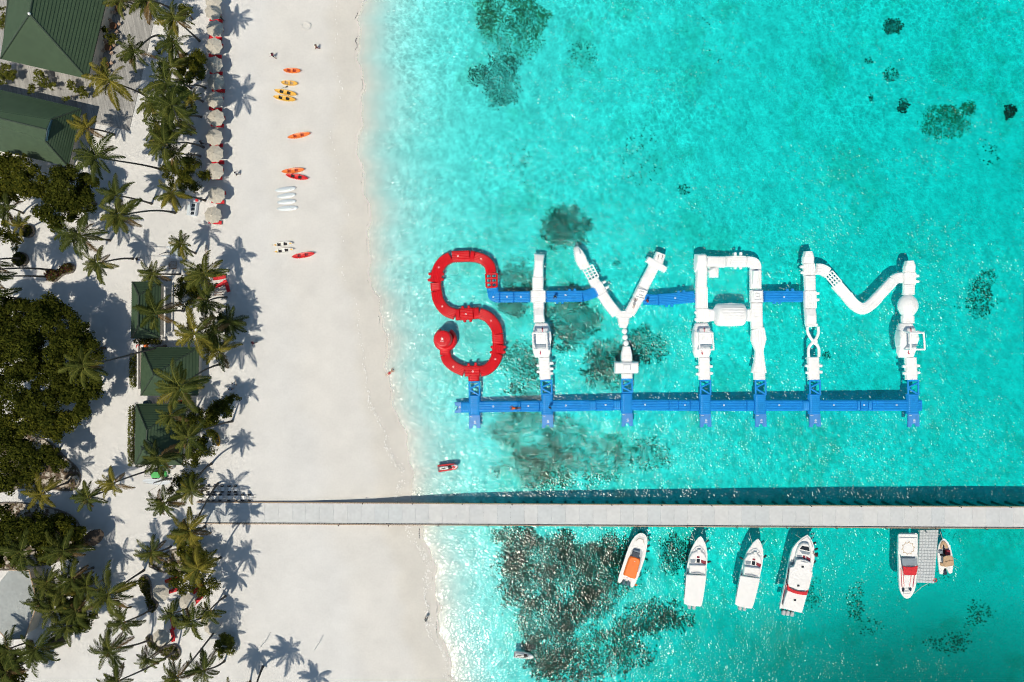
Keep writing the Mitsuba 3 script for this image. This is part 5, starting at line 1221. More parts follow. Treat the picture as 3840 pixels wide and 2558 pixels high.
def tree(blobs, hc, label, m='tree_leaf', size=0.25, dens=34.0, name='broadleaf_tree', cat_='tree', flat=0.62, group=None, trunk=True):
    """A broad crown made of clumps of leaves on limbs; blobs: (px, py, r) in photo pixels, hc the height of their middles."""
    R = np.random.default_rng(int(sum(b[0] * 3 + b[1] for b in blobs))); k = thing(name, label, cat_, group)
    bl = []
    for (x, y, r) in blobs:
        z = hc * R.uniform(0.9, 1.08); bl.append((P(x, y, z), r * S * (H - z) / H, r * S * flat))
    mm, uu = crown(bl, R, size, dens)
    part(k, 'crown', mm, m, False, uv=uu)
    if trunk:
        c = np.mean([b[0] for b in bl], 0); g = float(gz(c[0], c[1])); tr_ = part(k, 'trunk', tube([[c[0], c[1], g - 0.3], [c[0] + 0.2, c[1], g + (c[2] - g) * 0.55]], [0.09 + 0.02 * hc, 0.06 + 0.015 * hc], 9), 'bark', 60)
        for b in bl: part(k, 'limb', tube([[c[0] + 0.2, c[1], g + (c[2] - g) * 0.5], (b[0] + c) / 2 - [0, 0, 0.3], b[0]], [0.05 + 0.014 * hc, 0.09, 0.05], 7), 'bark', 60)
    return k

# ---------------------------------------------------------------- palms, trees and shrubs in their places
PT = 'palm with its heart '
D, M_, Y_ = 'palm_dark', 'palm_mid', 'palm_yellow'
for a in [
 (652, 68, 748, 153, 'leaning palm whose dark trunk ends between the first and third umbrellas', M_, 84),
 (560, -2, 640, 30, 'palm cut by the top edge beside the deck', M_, 84), (448, 2, 520, 20, 'palm cut by the top edge above the first deck table', M_, 60),
 (654, 157, 700, 205, 'dense palm second from the top beside the umbrella row', D, 74), (503, 193, 598, 133, 'palm standing over the deck edge beside the third table', D, 74),
 (410, 302, 545, 358, 'yellow palm over the corner of the large green roof', Y_, 92), (624, 310, 716, 330, 'palm beside the upper beach bush, over its left side', D, 88),
 (584, 376, 690, 372, 'small palm at the lower corner of the deck', M_, 80), (650, 444, 755, 438, 'palm level with the seventh umbrella, with a short trunk to its right', D, 92),
 (722, 374, 760, 380, 'small yellow palm between the sixth umbrella and a dark palm', Y_, 46), (616, 540, 765, 552, 'palm whose trunk runs to the eighth umbrella', M_, 84),
 (325, 480, 430, 505, 'yellow-green palm at the right end of the gablet roof', Y_, 66), (361, 588, 602, 634, 'palm with a long thin trunk over the open sand below the deck', D, 100),
 (437, 732, 569, 764, 'upper of the two palms beside the large round tree at the upper left', D, 82), (446, 808, 658, 798, 'lower of the two palms beside the large round tree at the upper left', M_, 88),
 (650, 727, 769, 752, 'yellow-green palm over the lower beach bush', Y_, 72), (293, 880, 412, 902, 'wide palm below the large round tree at the upper left', D, 100),
 (680, 914, 733, 950, 'small palm with a curling trunk beside the pale blue hulls', M_, 56), (365, 987, 499, 970, 'palm above the long tree shadow, trunk pointing to the walking person', M_, 74),
 (573, 1025, 676, 1028, 'small palm just above the uppermost small house', M_, 56), (765, 1029, 812, 1022, 'palm beside the bright red loungers', M_, 90),
 (582, 1173, 690, 1165, 'palm growing over the uppermost small house', D, 86), (731, 1250, 800, 1222, 'large yellow-green palm between the upper and middle small houses', Y_, 98),
 (858, 1207, 905, 1200, 'dark palm nearest the sea beside the upper small house', D, 76), (25, 783, 86, 800, 'palm at the left edge beside the large round tree', D, 70),
 (78, 845, 100, 866, 'palm over the upper round planter', Y_, 48),
 (312, 1372, 622, 1296, 'palm with a very long dark trunk crossing to the middle small house', M_, 86), (822, 1313, 880, 1300, 'yellow palm on the beach side of the middle small house', Y_, 82),
 (675, 1451, 824, 1366, 'large palm over the roof of the middle small house', M_, 108), (705, 1642, 872, 1580, 'palm with a curved trunk over the lowest small house', M_, 82),
 (595, 1716, 690, 1682, 'palm over the bottom corner of the lowest small house', D, 82), (425, 1812, 628, 1748, 'bright palm to the left of the green tractor', Y_, 68),
 (718, 1838, 792, 1740, 'palm in the bush above the jetty foot', M_, 60), (711, 1993, 817, 1812, 'yellow-green palm with a long trunk crossing the jetty foot', Y_, 96),
 (614, 1887, 692, 1856, 'palm just left of the jetty foot', D, 74), (329, 1868, 425, 1830, 'dark palm left of the bright tractor palm', D, 66),
 (155, 1853, 256, 1808, 'yellow palm at the end of the gravel bed', Y_, 84), (237, 2066, 330, 2030, 'palm beside the thatched parasol at the lower left', D, 96),
 (77, 2070, 170, 2040, 'palm in the dark trees at the lower left', D, 96), (570, 2071, 640, 2050, 'palm beside the stony bed below the jetty', M_, 64),
 (744, 2133, 828, 2092, 'bright yellow palm in the beach bush below the jetty', Y_, 82), (406, 2230, 541, 2138, 'wide palm in the middle of the lower palm grove', M_, 96),
 (179, 2187, 260, 2150, 'palm just right of the flat grey roof', M_, 72), (203, 2288, 290, 2250, 'palm over the right corner of the flat grey roof', M_, 84),
 (285, 2293, 372, 2250, 'palm in the middle of the lower left grove', D, 84), (270, 2172, 350, 2130, 'dark palm in the upper part of the lower left grove', D, 76),
 (459, 2336, 580, 2278, 'palm with a trunk reaching the kidney planter', D, 78), (648, 2303, 725, 2270, 'palm between two umbrellas below the jetty', D, 62),
 (720, 2332, 800, 2292, 'palm above the lowest umbrella pair', M_, 70), (783, 2293, 846, 2236, 'palm with a curving trunk beside the umbrella nearest the sea', M_, 66),
 (135, 2433, 235, 2398, 'large dark palm at the lower left corner', D, 100), (411, 2438, 561, 2399, 'dark palm with a trunk reaching the lower planter', D, 86),
 (556, 2472, 648, 2394, 'small palm left of the bottom planter', M_, 66), (764, 2515, 842, 2480, 'dark palm at the bottom beside the round bush', D, 70),
 (662, 2544, 822, 2346, 'palm at the bottom edge whose trunk runs up to the umbrella nearest the sea', M_, 74), (440, 2556, 662, 2438, 'palm cut by the bottom edge with a long trunk', D, 70),
 (-60, 980, 88, 970, 'palm beyond the left edge whose trunk leaves the lower round planter', M_, 84), (-70, 1018, 196, 1014, 'palm beyond the left edge whose upper long trunk leaves the kidney planter', M_, 84),
 (-40, 1036, 176, 1038, 'palm beyond the left edge whose lower long trunk leaves the kidney planter', D, 84), (-30, 1110, 60, 1122, 'palm beyond the left edge above the big trees', D, 84),
 (232, 2230, 318, 2196, 'palm with its heart between the flat grey roof and the wide grove palm', M_, 78), (150, 2255, 240, 2222, 'palm touching the right edge of the flat grey roof', D, 76),
 (325, 2200, 410, 2160, 'palm above the wide palm of the lower grove', M_, 70), (250, 2350, 340, 2310, 'palm at the lower end of the lower left grove', D, 72), (30, 2440, 120, 2405, 'palm at the left edge below the flat grey roof', D, 84),
 (690, 2020, 770, 1975, 'palm tucked under the long trunk crossing the jetty foot', D, 66), (610, 480, 700, 478, 'palm between the seventh and eighth umbrella palms', D, 76), (690, 320, 770, 330, 'palm between the upper beach bush and the sixth umbrella', M_, 70),
 (640, 250, 720, 255, 'palm in front of the upper beach bush', M_, 70), (660, 575, 750, 585, 'palm just above the lower beach bush', M_, 66), (775, 1130, 850, 1115, 'palm just below the bright red loungers', D, 70),
 (800, 1250, 880, 1235, 'palm between the two beach palms beside the middle small house', M_, 70), (640, 1560, 740, 1530, 'palm over the gap between the lower two small houses', M_, 70), (645, 395, 716, 505, 'tall palm in the dense row level with the sixth and seventh umbrellas', D, 82), (20, 2520, 110, 2480, 'palm at the bottom left corner', D, 80), (870, 2600, 940, 2560, 'palm below the bottom edge casting its shadow on the beach', M_, 80),
 (905, 2726, 985, 2500, 'tall palm below the bottom edge whose long shadow bends across the beach court', M_, 84), (1040, 2812, 1120, 2690, 'palm far below the bottom edge casting the rightmost crown shadow on the beach', M_, 84),
]:
    palm(*a[:4], label=a[4], tone=a[5], r=a[6], bend=((int(a[0]) * 31) % 7 - 3) * 0.22, n=21 + int(a[1]) % 5)

OL, SH_ = 'tree_leaf_olive', 'shrub_leaf'
tree([(255, 700, 78), (215, 790, 75), (310, 770, 72), (330, 690, 45)], 7.5, 'large round dark tree at the upper left, under the gablet roof')
tree([(60, 640, 85), (130, 690, 70), (30, 730, 55)], 6.5, 'brownish green tree at the left edge under the gablet roof', OL)
tree([(150, 1190, 85), (60, 1170, 70), (245, 1205, 70)], 8.5, 'uppermost dark tree of the large grove at the left edge', group=None)
tree([(300, 1280, 75), (330, 1350, 60), (250, 1290, 60)], 8.5, 'dark tree at the right side of the large grove, above the grove palm')
tree([(80, 1300, 100), (180, 1330, 80)], 9.0, 'dark tree in the middle of the large grove at the left edge')
tree([(320, 1440, 70), (290, 1510, 65), (230, 1430, 70)], 8.0, 'dark tree below the grove palm at the right side of the grove')
tree([(80, 1450, 100), (170, 1510, 75)], 8.5, 'dark tree at the left edge in the lower part of the grove')
tree([(200, 1590, 75), (110, 1580, 70), (250, 1570, 50)], 7.0, 'yellowish tree at the bottom of the large grove', OL)
tree([(5, 1390, 70), (-20, 1270, 70)], 8.0, 'dark tree cut by the left edge in the middle of the large grove')
tree([(5, 1570, 65), (30, 1620, 60)], 7.0, 'dark tree cut by the left edge below the large grove')
tree([(-10, 1180, 60), (20, 1230, 50)], 7.5, 'dark tree cut by the left edge at the top of the large grove')
tree([(-5, 2010, 60), (5, 1930, 55)], 6.5, 'dark tree cut by the left edge above the flat grey roof')
tree([(60, 1690, 85), (150, 1700, 70), (215, 1720, 45)], 6.5, 'dark tree over the gravel bed at the left edge')
tree([(40, 1790, 60), (110, 1780, 45)], 6.0, 'dark tree at the left edge beside the end of the gravel bed')
tree([(60, 2000, 80), (150, 1990, 75), (30, 2090, 60)], 7.0, 'dark tree at the lower left edge beside the thatched parasol')
tree([(220, 1985, 70), (270, 2030, 60), (190, 2060, 60)], 6.0, 'olive tree beside the thatched parasol at the lower left', OL)
tree([(300, 2200, 55), (260, 2250, 60), (310, 2320, 55)], 5.0, 'low tree inside the lower left palm grove')
tree([(30, 2470, 55), (60, 2540, 60)], 6.0, 'dark tree at the bottom left corner', OL)
tree([(705, 246, 50), (738, 222, 40), (700, 285, 40), (745, 262, 38)], 5.5, 'upper round bush beside the umbrella row', 'tree_leaf_olive', 0.2, 15, 'beach_bush', 'bush')
tree([(690, 625, 50), (730, 660, 55), (680, 690, 45), (640, 640, 35)], 4.2, 'lower round bush beside the umbrella row', 'tree_leaf_olive', 0.2, 15, 'beach_bush', 'bush')
tree([(697, 48, 34)], 3.5, 'small brownish bush near the first umbrella', SH_, 0.2, 15, 'beach_bush', 'bush')
tree([(700, 1110, 50), (740, 1085, 45), (690, 1060, 35), (770, 1110, 25)], 3.5, 'bush with small leaves beside the red loungers', 'tree_leaf_olive', 0.17, 13, 'beach_bush', 'bush')
tree([(790, 1560, 55), (840, 1530, 50), (740, 1580, 50), (880, 1500, 30)], 5.0, 'dark bush on the beach side of the lowest small house', 'tree_leaf', 0.2, 14, 'beach_bush', 'bush')
tree([(760, 1680, 45), (720, 1720, 40), (790, 1640, 35), (680, 1600, 40)], 4.2, 'bush around the curved trunk palm beside the lowest small house', 'tree_leaf', 0.2, 14, 'beach_bush', 'bush')
tree([(690, 1810, 45), (660, 1850, 35), (730, 1800, 35)], 3.6, 'bush above the jetty foot', 'tree_leaf', 0.18, 13, 'beach_bush', 'bush')
tree([(735, 2100, 65), (690, 2170, 55), (780, 2190, 50), (700, 2060, 45), (650, 2130, 35)], 4.2, 'large bush under the bright yellow palm below the jetty', 'tree_leaf_olive', 0.2, 13, 'beach_bush', 'bush')
tree([(836, 2420, 45), (850, 2395, 30)], 2.6, 'bright round bush alone near the bottom of the beach', SH_, 0.2, 18, 'beach_bush', 'bush')
tree([(840, 1190, 30), (880, 1215, 25)], 2.4, 'small dark bush under the dark palm nearest the sea', 'tree_leaf', 0.18, 13, 'beach_bush', 'bush')
tree([(20, 85, 30), (8, 45, 24)], 3.5, 'yellow-green shrub at the left edge by the large roof', SH_, 0.2, 11, 'shrub', 'shrub')
tree([(22, 272, 34), (45, 285, 24), (5, 295, 28)], 3.2, 'yellow-green shrub at the left edge between the two large roofs', SH_, 0.22, 11, 'shrub', 'shrub')
tree([(150, 290, 26), (175, 310, 24), (120, 335, 22), (195, 325, 18)], 3.2, 'yellow-green shrub in the middle between the two large roofs', SH_, 0.22, 9, 'shrub', 'shrub')
tree([(270, 320, 22), (300, 345, 24), (250, 370, 16), (320, 360, 18)], 3.0, 'yellow-green shrub beside the yellow palm between the two large roofs', SH_, 0.22, 9, 'shrub', 'shrub')
tree([(400, 125, 24), (425, 150, 22), (385, 110, 14)], 3.2, 'small leafy tree on the deck beside the second table', 'tree_leaf_olive', 0.2, 10, 'shrub', 'shrub')
tree([(590, 180, 12), (600, 200, 10)], 1.6, 'tiny loose shrub on the sand beside the deck edge', SH_, 0.18, 10, 'shrub', 'shrub')
tree([(40, 900, 45), (20, 860, 35)], 3.2, 'pale shrub at the left edge beside the upper round planter', OL, 0.22, 8, 'shrub', 'shrub')
tree([(30, 1115, 40)], 4.0, 'dark shrub at the left edge above the large grove', 'tree_leaf', 0.22, 10, 'shrub', 'shrub')
def hedge(pts, w, h, label, m='shrub_leaf', dens=50):
    R = np.random.default_rng(int(pts[0][0] + pts[0][1])); k = thing('hedge', label, 'hedge')
    c = np.array([G(x, y, 0) for x, y in pts]); L = np.linalg.norm(np.diff(c, axis=0), axis=1).sum(); n = int(L * dens)
    t = R.random(n) * (len(c) - 1); i = np.minimum(t.astype(int), len(c) - 2); p = c[i] + (c[i + 1] - c[i]) * (t - i)[:, None]
    d = R.normal(0, 1, (n, 3)); d /= np.linalg.norm(d, axis=1, keepdims=True); d[:, 2] = np.abs(d[:, 2])
    mm, uu = leaves(p + d * [w, w, h] + [0, 0, 0.2], d + [0, 0, 0.4], 0.19, R)
    part(k, 'foliage', mm, m, False, uv=uu); part(k, 'stem', tube([x + [0, 0, 0.15] for x in c], 0.1, 6), 'bark', 60)
hedge([(522, 1281), (560, 1279), (600, 1281)], 0.55, 1.3, 'low hedge between the upper and middle small houses', 'tree_leaf_olive', 130)
hedge([(509, 1330), (505, 1390), (509, 1450)], 0.45, 1.3, 'low hedge along the left side of the middle small house', 'shrub_leaf', 110)
hedge([(505, 1525), (502, 1600), (501, 1680), (504, 1738)], 0.45, 1.4, 'low hedge along the left side of the lowest small house', 'shrub_leaf', 110)

# ---------------------------------------------------------------- planters and beds
mat('planter_stone', vary((0.16, 0.14, 0.12), 3, 0.3), 0.9); mat('soil', vary((0.10, 0.075, 0.055), 2, 0.3), 0.95)
def bed_colour(p, n, uv):
    v = fbm(p.x * 1.6, p.y * 1.6, octaves=4)
    return mix(mi.Color3f(0.12, 0.09, 0.065), mi.Color3f(0.50, 0.46, 0.40), smoothstep(0.42, 0.62, v))
scene['leaf_litter'] = dict(type='diffuse', reflectance=proc(bed_colour))
def planter(pts, h, label, m='tree_leaf_olive', m2=None, dens=55, lip='planter_stone'):
    k = thing('planter', label, 'planter')
    z0 = float(gz(*P(*pts[0], 1)[:2])); o = ccw([P(x, y, z0 + h)[:2] for x, y in pts])
    sm = ccw(smoothen(o, 30))
    part(k, 'rim', loft([np.column_stack([sm, np.full(len(sm), z0 - 0.2)]), np.column_stack([sm, np.full(len(sm), z0 + h)]), np.column_stack([inset(sm, 0.18), np.full(len(sm), z0 + h)]), np.column_stack([inset(sm, 0.2), np.full(len(sm), z0 + h - 0.1)])], concave=True), lip, 30)
    R = np.random.default_rng(int(pts[0][0])); pg = shapely.Polygon(inset(sm, 0.1)); b = pg.bounds; n = int(pg.area * dens)
    q = R.uniform(b[:2], b[2:], (n * 2, 2)); q = q[shapely.contains_xy(pg, q[:, 0], q[:, 1])]
    p3 = np.column_stack([q, z0 + h + R.uniform(0, 0.45, len(q))])
    mm, uu = leaves(p3, np.tile([0, 0, 1.0], (len(q), 1)), 0.2, R); part(k, 'plants', mm, m, False, uv=uu, kind='stuff')
    if m2:
        q = q[:len(q) // 2]; mm, uu = leaves(np.column_stack([q, z0 + h + R.uniform(0.2, 0.6, len(q))]), np.tile([0, 0, 1.0], (len(q), 1)), 0.2, R)
        part(k, 'red_plants', mm, m2, False, uv=uu, kind='stuff')
circ_ = lambda x, y, r: [(x + r * math.cos(t), y + r * math.sin(t)) for t in np.arange(10) * 0.6283]
planter(circ_(100, 866, 25), 0.5, 'upper round planter at the left edge', 'tree_leaf')
planter(circ_(74, 972, 28), 0.5, 'lower round planter at the left edge', 'tree_leaf')
planter([(170, 1025), (190, 1008), (215, 1012), (235, 992), (262, 986), (279, 1000), (270, 1022), (235, 1032), (205, 1056), (178, 1055)], 0.4, 'kidney shaped planter with dark red plants', 'shrub_leaf', 'red_leaf')
planter([(520, 2170), (545, 2160), (562, 2185), (570, 2240), (590, 2270), (570, 2300), (552, 2275), (545, 2240), (525, 2210)], 0.4, 'long kidney planter below the jetty', 'tree_leaf_olive')
planter([(545, 2390), (565, 2385), (575, 2415), (620, 2425), (655, 2420), (675, 2445), (665, 2475), (635, 2472), (590, 2445), (555, 2425)], 0.4, 'long kidney planter near the bottom', 'tree_leaf_olive')
def bed(pts, label, dens):
    k = thing('garden_bed', label, 'garden bed'); o = smoothen([G(x, y, 0.05)[:2] for x, y in pts], 44); o = ccw(o)
    z = max(float(gz(x, y)) for x, y in o)
    part(k, 'soil', prism(o, z - 0.5, z + 0.06, 0.0, True), 'leaf_litter', False)
    part(k, 'kerb', tube(np.vstack([np.column_stack([o, np.full(len(o), z + 0.06)]), [[*o[0], z + 0.06]]]), 0.14, 7), 'planter_stone', 60)
    R = np.random.default_rng(7); pg = shapely.Polygon(o); b = pg.bounds; n = int(pg.area * dens)
    q = R.uniform(b[:2], b[2:], (n * 2, 2)); q = q[shapely.contains_xy(pg, q[:, 0], q[:, 1])]
    mm, uu = leaves(np.column_stack([q, z + 0.1 + R.uniform(0, 0.5, len(q))]), np.tile([0, 0, 1.0], (len(q), 1)), 0.17, R); part(k, 'ground_plants', mm, 'shrub_leaf', False, uv=uu, kind='stuff')
bed([(-60, 1600), (150, 1640), (250, 1720), (292, 1760), (302, 1800), (285, 1832), (250, 1840), (170, 1832), (90, 1830), (-60, 1830)], 'rounded bed of leaf litter under the trees at the left edge', 2.0)
bed([(-60, 1890), (60, 1885), (170, 1900), (260, 1930), (300, 1975), (300, 2030), (200, 2110), (-60, 2120)], 'rounded bed under the dark trees at the lower left edge', 3.5)
bed([(560, 2125), (565, 2095), (600, 2085), (640, 2065), (700, 2060), (720, 2120), (680, 2150), (610, 2145)], 'stony bed under the large bush below the jetty', 5.0)

# ---------------------------------------------------------------- things on the sand among the palms
mat('sail_cloth', vary((0.62, 0.68, 0.74), 1, 0.05), 0.8); mat('sky_blue', (0.03, 0.35, 0.60), 0.4)
mat('thatch', vary((0.085, 0.065, 0.05), 3, 0.35, 9), 0.95)
def thatched(px, py, rx, ry, ang, label, h=2.9):
    k = thing('thatched_parasol', label, 'parasol'); c = P(px, py, h + ZB); g = float(gz(c[0], c[1])); rings = []
    n = 30; t = np.arange(n) * 2 * math.pi / n; ca, sa = math.cos(ang), math.sin(ang); R = np.random.default_rng(3)
    for f, z in ((0.96, -0.55), (1.0, -0.45), (0.75, -0.12), (0.42, 0.18), (0.08, 0.42)):
        w = f * (1 + R.uniform(-0.04, 0.04, n)); x, y = rx * S * w * np.cos(t), ry * S * w * np.sin(t)
        rings.append(np.column_stack([c[0] + x * ca - y * sa, c[1] + x * sa + y * ca, np.full(n, c[2] + z)]))
    part(k, 'thatch', loft(rings), 'thatch', 50); part(k, 'post', tube([[c[0], c[1], g - 0.3], [c[0], c[1], c[2]]], 0.09, 8), 'bark', 60)
    part(k, 'cap', ball(c + [0, 0, 0.45], (0.2, 0.2, 0.12), 2), 'planter_stone', True)
thatched(341, 2022, 46, 27, math.radians(32), 'dark oval thatched parasol casting a round shadow at the lower left')
thatched(205, 2408, 34, 18, math.radians(15), 'dark brown oval parasol below the lower left grove', 2.0)
# balloon-wheeled beach trolleys above the jetty foot
TR_ = Q(700, 1740, 7.84)
mat('trolley_white', (0.72, 0.72, 0.70), 0.4)
tro = [(x, 650, 822) for x in (425, 620, 815, 1040, 1250, 1430)] + [(x, 900, 1066) for x in (410, 610, 780, 980, 1240, 1450, 1640, 1845)]
for i, (x, ya, yb) in enumerate(tro):
    row, j = (0, i) if i < 6 else (1, i - 6)
    k = thing('beach_trolley', f'{ORD[j]} white trolley from the left in the {"upper" if row == 0 else "lower"} row above the jetty foot', 'trolley', 'white trolleys above the jetty foot')
    a, b = G(*TR_(x, ya), 0.28), G(*TR_(x, yb), 0.28); m = (a + b) / 2
    part(k, 'axle', tube([a, b], 0.035, 6), 'trolley_white', 60)
    for w in (a, b):
        wh = part(k, 'wheel', tube([w - [0, 0.13, 0], w - [0, 0.10, 0], w + [0, 0.10, 0], w + [0, 0.13, 0]], [0.17, 0.27, 0.27, 0.17], 14), 'black_rubber', 40)
        part(wh, 'hub', tube([w - [0, 0.15, 0], w + [0, 0.15, 0]], 0.11, 10), 'trolley_white', 40)
    for s in (-0.22, 0.22):
        part(k, 'rail', tube([m + [-0.55, s, 0.12], m + [0.95, s, 0.12]], 0.05, 6), 'trolley_white', 60)
    for s in (-0.4, 0.5): part(k, 'cross_bar', tube([m + [s, -0.25, 0.12], m + [s, 0.25, 0.12]], 0.05, 6), 'trolley_white', 60)
    part(k, 'cradle', box(m + [0.15, 0, 0.20], (0.5, 0.62, 0.07), 0, 0.02), 'beach_white', 30)
# cool box cart under the palm by the umbrellas
CT = Q(0, 600, 2.354)
k = thing('display_cart', 'pale blue cart with three dark lids below the lower round bush', 'cart')
cp = lambda nm, pts, z0, z1, m: part(k, nm, pprism([CT(*p) for p in pts], ZB + z0, ZB + z1, 0.04), m, 30)
cp('body', [(1688, 378), (1738, 378), (1722, 490), (1672, 490)], 0.1, 0.85, 'sail_cloth')
for y in (385, 420, 455): cp('lid', [(1694 - (y - 385) * .14, y), (1724 - (y - 385) * .14, y), (1719 - (y - 385) * .14, y + 28), (1689 - (y - 385) * .14, y + 28)], 0.84, 0.92, 'smoked_glass')
cp('side_shelf', [(1655, 395), (1686, 380), (1672, 488), (1645, 485)], 0.3, 0.38, 'board_blue')
k = thing('parasol_table', 'small table with a bright red tub beside the pale blue cart', 'table')
cp('top', [(1710, 335), (1765, 335), (1762, 374), (1706, 372)], 0.6, 0.68, 'sail_cloth'); cp('tub', [(1724, 340), (1744, 340), (1746, 366), (1722, 366)], 0.67, 0.95, 'red_canvas')
for x, y in ((1715, 340), (1758, 340), (1712, 368), (1756, 368)):
    q = P(*CT(x, y), ZB + 0.6); part(k, 'leg', tube([[q[0], q[1], ZB - 0.1], q], 0.03, 5), 'engine_grey', 60)
# tractor
mat('tractor_green', vary((0.05, 0.42, 0.09), 3, 0.1), 0.35)
G7 = Q(540, 1700, 9.8)
k = thing('tractor', 'small bright green tractor with a trailer frame beside the lowest small house', 'tractor')
slb = lambda nm, pts, z0, z1, m, bv=0.06: part(k, nm, pprism([G7(*p) for p in pts], ZB + z0, ZB + z1, bv), m, 30)
slb('canopy', [(255, 700), (300, 682), (560, 690), (582, 720), (575, 840), (560, 915), (270, 905), (250, 840)], 1.75, 1.9, 'tractor_green')
slb('canopy_panel', [(330, 750), (520, 762), (515, 880), (310, 860)], 1.88, 1.94, 'tractor_green', 0.03)
slb('bonnet', [(735, 670), (780, 660), (815, 720), (805, 860), (740, 860), (722, 770)], 0.7, 1.15, 'tractor_green', 0.12)
slb('body', [(560, 700), (740, 710), (740, 840), (560, 850)], 0.5, 0.8, 'dark_metal')
slb('seat', [(480, 730), (560, 730), (560, 830), (480, 830)], 0.8, 1.1, 'black_rubber')
for x, y in ((300, 690), (560, 690), (300, 900), (560, 900)):
    q = P(*G7(x, y), ZB + 1.75); part(k, 'post', tube([[q[0], q[1], ZB + 0.5], q], 0.035, 6), 'dark_metal', 60)
for x, y, r in ((430, 660, 0.55), (430, 900, 0.55), (780, 650, 0.4), (780, 880, 0.4)):
    w = P(*G7(x, y), ZB + r); part(k, 'wheel', tube([w - [0, 0.15, 0], w - [0, 0.1, 0], w + [0, 0.1, 0], w + [0, 0.15, 0]], [r * 0.7, r, r, r * 0.7], 16), 'black_rubber', 40)
part(k, 'trailer_frame', tube([P(*G7(x, y), ZB + 0.5) for x, y in ((250, 835), (10, 845), (10, 640), (240, 650))], 0.05, 6), 'dark_metal', 60)
for x, y, t in ((950, 600, 'left'), (1080, 515, 'right')):
    solo('drum', disc(G(*G7(x, y), 0), 0.3, 0.85, 16, 0.05), 'engine_grey', f'grey round drum, the {t}most of two behind the tractor'.replace('leftmost', 'one nearer the tractor').replace('the rightmost', 'the one nearer the house'), 'drum')
q0, q1 = G(*G7(580, 455), 0.7), G(*G7(980, 435), 0.7)
solo('surf_board', prism(np.array([[q0[0], q0[1] - .14], [q1[0], q1[1] - .03], [q1[0], q1[1] + .03], [q0[0], q0[1] + .14]]), q0[2] - 0.05, q0[2] + 0.05, 0.02), 'sky_blue', 'bright blue board leaning flat beside the lowest small house', 'board')
# laid-out sail with its mast
k = thing('laid_out_sail', 'pale blue sail spread on the sand with its mast, below the green tractor', 'sail')
def cloth(ptsf, h0=0.05, m='sail_cloth', par=None, name='cloth'):
    o = [G(*p, h0) for p in ptsf]; z = max(p[2] for p in o); return part(par, name, prism([p[:2] for p in o], z - 0.03, z + 0.02, 0.01, True), m, False)
cloth([G7(*p) for p in ((0, 960), (200, 925), (430, 920), (680, 960), (1000, 1010), (900, 1110), (780, 1160), (400, 1170), (120, 1090), (-60, 1040))], par=k)
for y0, y1 in ((1050, 1020), (1120, 1165)):
    part(k, 'batten', tube([G(*G7(-20, y0 - 20), 0.1), G(*G7(560, y1), 0.1)], 0.02, 5), 'engine_grey', 60)
part(k, 'mast', tube([G(*G7(330, 1105), 0.3), G(*G7(700, 985), 0.25), G(*G7(1000, 945), 0.15)], [0.06, 0.14, 0.2], 8), 'dark_metal', 60)
part(k, 'rope', tube([G(*G7(660, 1040), 0.12), G(*G7(540, 1190), 0.06), G(*G7(100, 1450), 0.06)], 0.025, 5), 'dark_metal', 60)
# beached catamaran
G6 = Q(500, 860, 4.356)
k = thing('catamaran', 'pale blue beached catamaran under the small palm with the curling trunk', 'catamaran')
for pts in ([(530, 285), (590, 262), (760, 246), (868, 250), (870, 330), (760, 335), (600, 320), (545, 300)], [(430, 432), (560, 420), (700, 430), (775, 450), (775, 492), (680, 490), (520, 455)]):
    part(k, 'hull', pprism([G6(*p) for p in pts], ZB + 0.0, ZB + 0.45, 0.12), 'sail_cloth', 40)
for x in (600, 740): part(k, 'cross_beam', tube([P(*G6(x, 285), ZB + 0.5), P(*G6(x, 460), ZB + 0.5)], 0.06, 7), 'engine_grey', 60)
part(k, 'trampoline', pprism([G6(*p) for p in ((610, 320), (735, 325), (735, 430), (610, 425))], ZB + 0.42, ZB + 0.45, 0.0), 'board_grey', False)
part(k, 'boom', tube([P(*G6(420, 415), ZB + 0.7), P(*G6(500, 385), ZB + 0.75), P(*G6(600, 375), ZB + 0.75)], 0.05, 6), 'dark_metal', 60)
for a, b in (((200, 283), (560, 298)), ((205, 436), (500, 446))): part(k, 'pole', tube([P(*G6(*a), ZB + 0.3), P(*G6(*b), ZB + 0.4)], 0.04, 6), 'engine_grey', 60)
part(k, 'stay', tube([P(*G6(500, 440), ZB + 0.5), P(*G6(555, 300), ZB + 0.5)], 0.03, 5), 'engine_grey', 60)
# rack, rails, trestle
mat('rack_wood', (0.25, 0.16, 0.11), 0.8)
k = thing('wooden_rack', 'brown wooden rack lying on the sand above the uppermost small house', 'rack')
for a, b in (((615, 525), (615, 640)), ((705, 527), (700, 645)), ((590, 540), (588, 650)), ((612, 527), (706, 527)), ((612, 642), (704, 645))):
    part(k, 'bar', tube([G(*G6(*a), 0.5), G(*G6(*b), 0.5)], 0.05, 5), 'rack_wood', 60)
for i in range(5):
    y = 548 + i * 22; part(k, 'rung', tube([G(*G6(565, y), 0.45), G(*G6(605, y), 0.45)], 0.04, 5), 'rack_wood', 60); part(k, 'rung', tube([G(*G6(640, y), 0.5), G(*G6(700, y), 0.5)], 0.04, 5), 'rack_wood', 60)
k = thing('launch_rails', 'thin pair of rails lying on the sand beside the curling trunk palm', 'rails')
for x in (1178, 1203): part(k, 'rail', tube([G(*G6(x, 265), 0.35), G(*G6(x + 3, 640), 0.35)], 0.04, 5), 'rack_wood', 60)
for y in (268, 495): part(k, 'tie', tube([G(*G6(1175, y), 0.36), G(*G6(1208, y), 0.36)], 0.05, 5), 'rack_wood', 60)
k = thing('trestle', 'brown metal trestle on the sand below the bright red loungers', 'trestle')
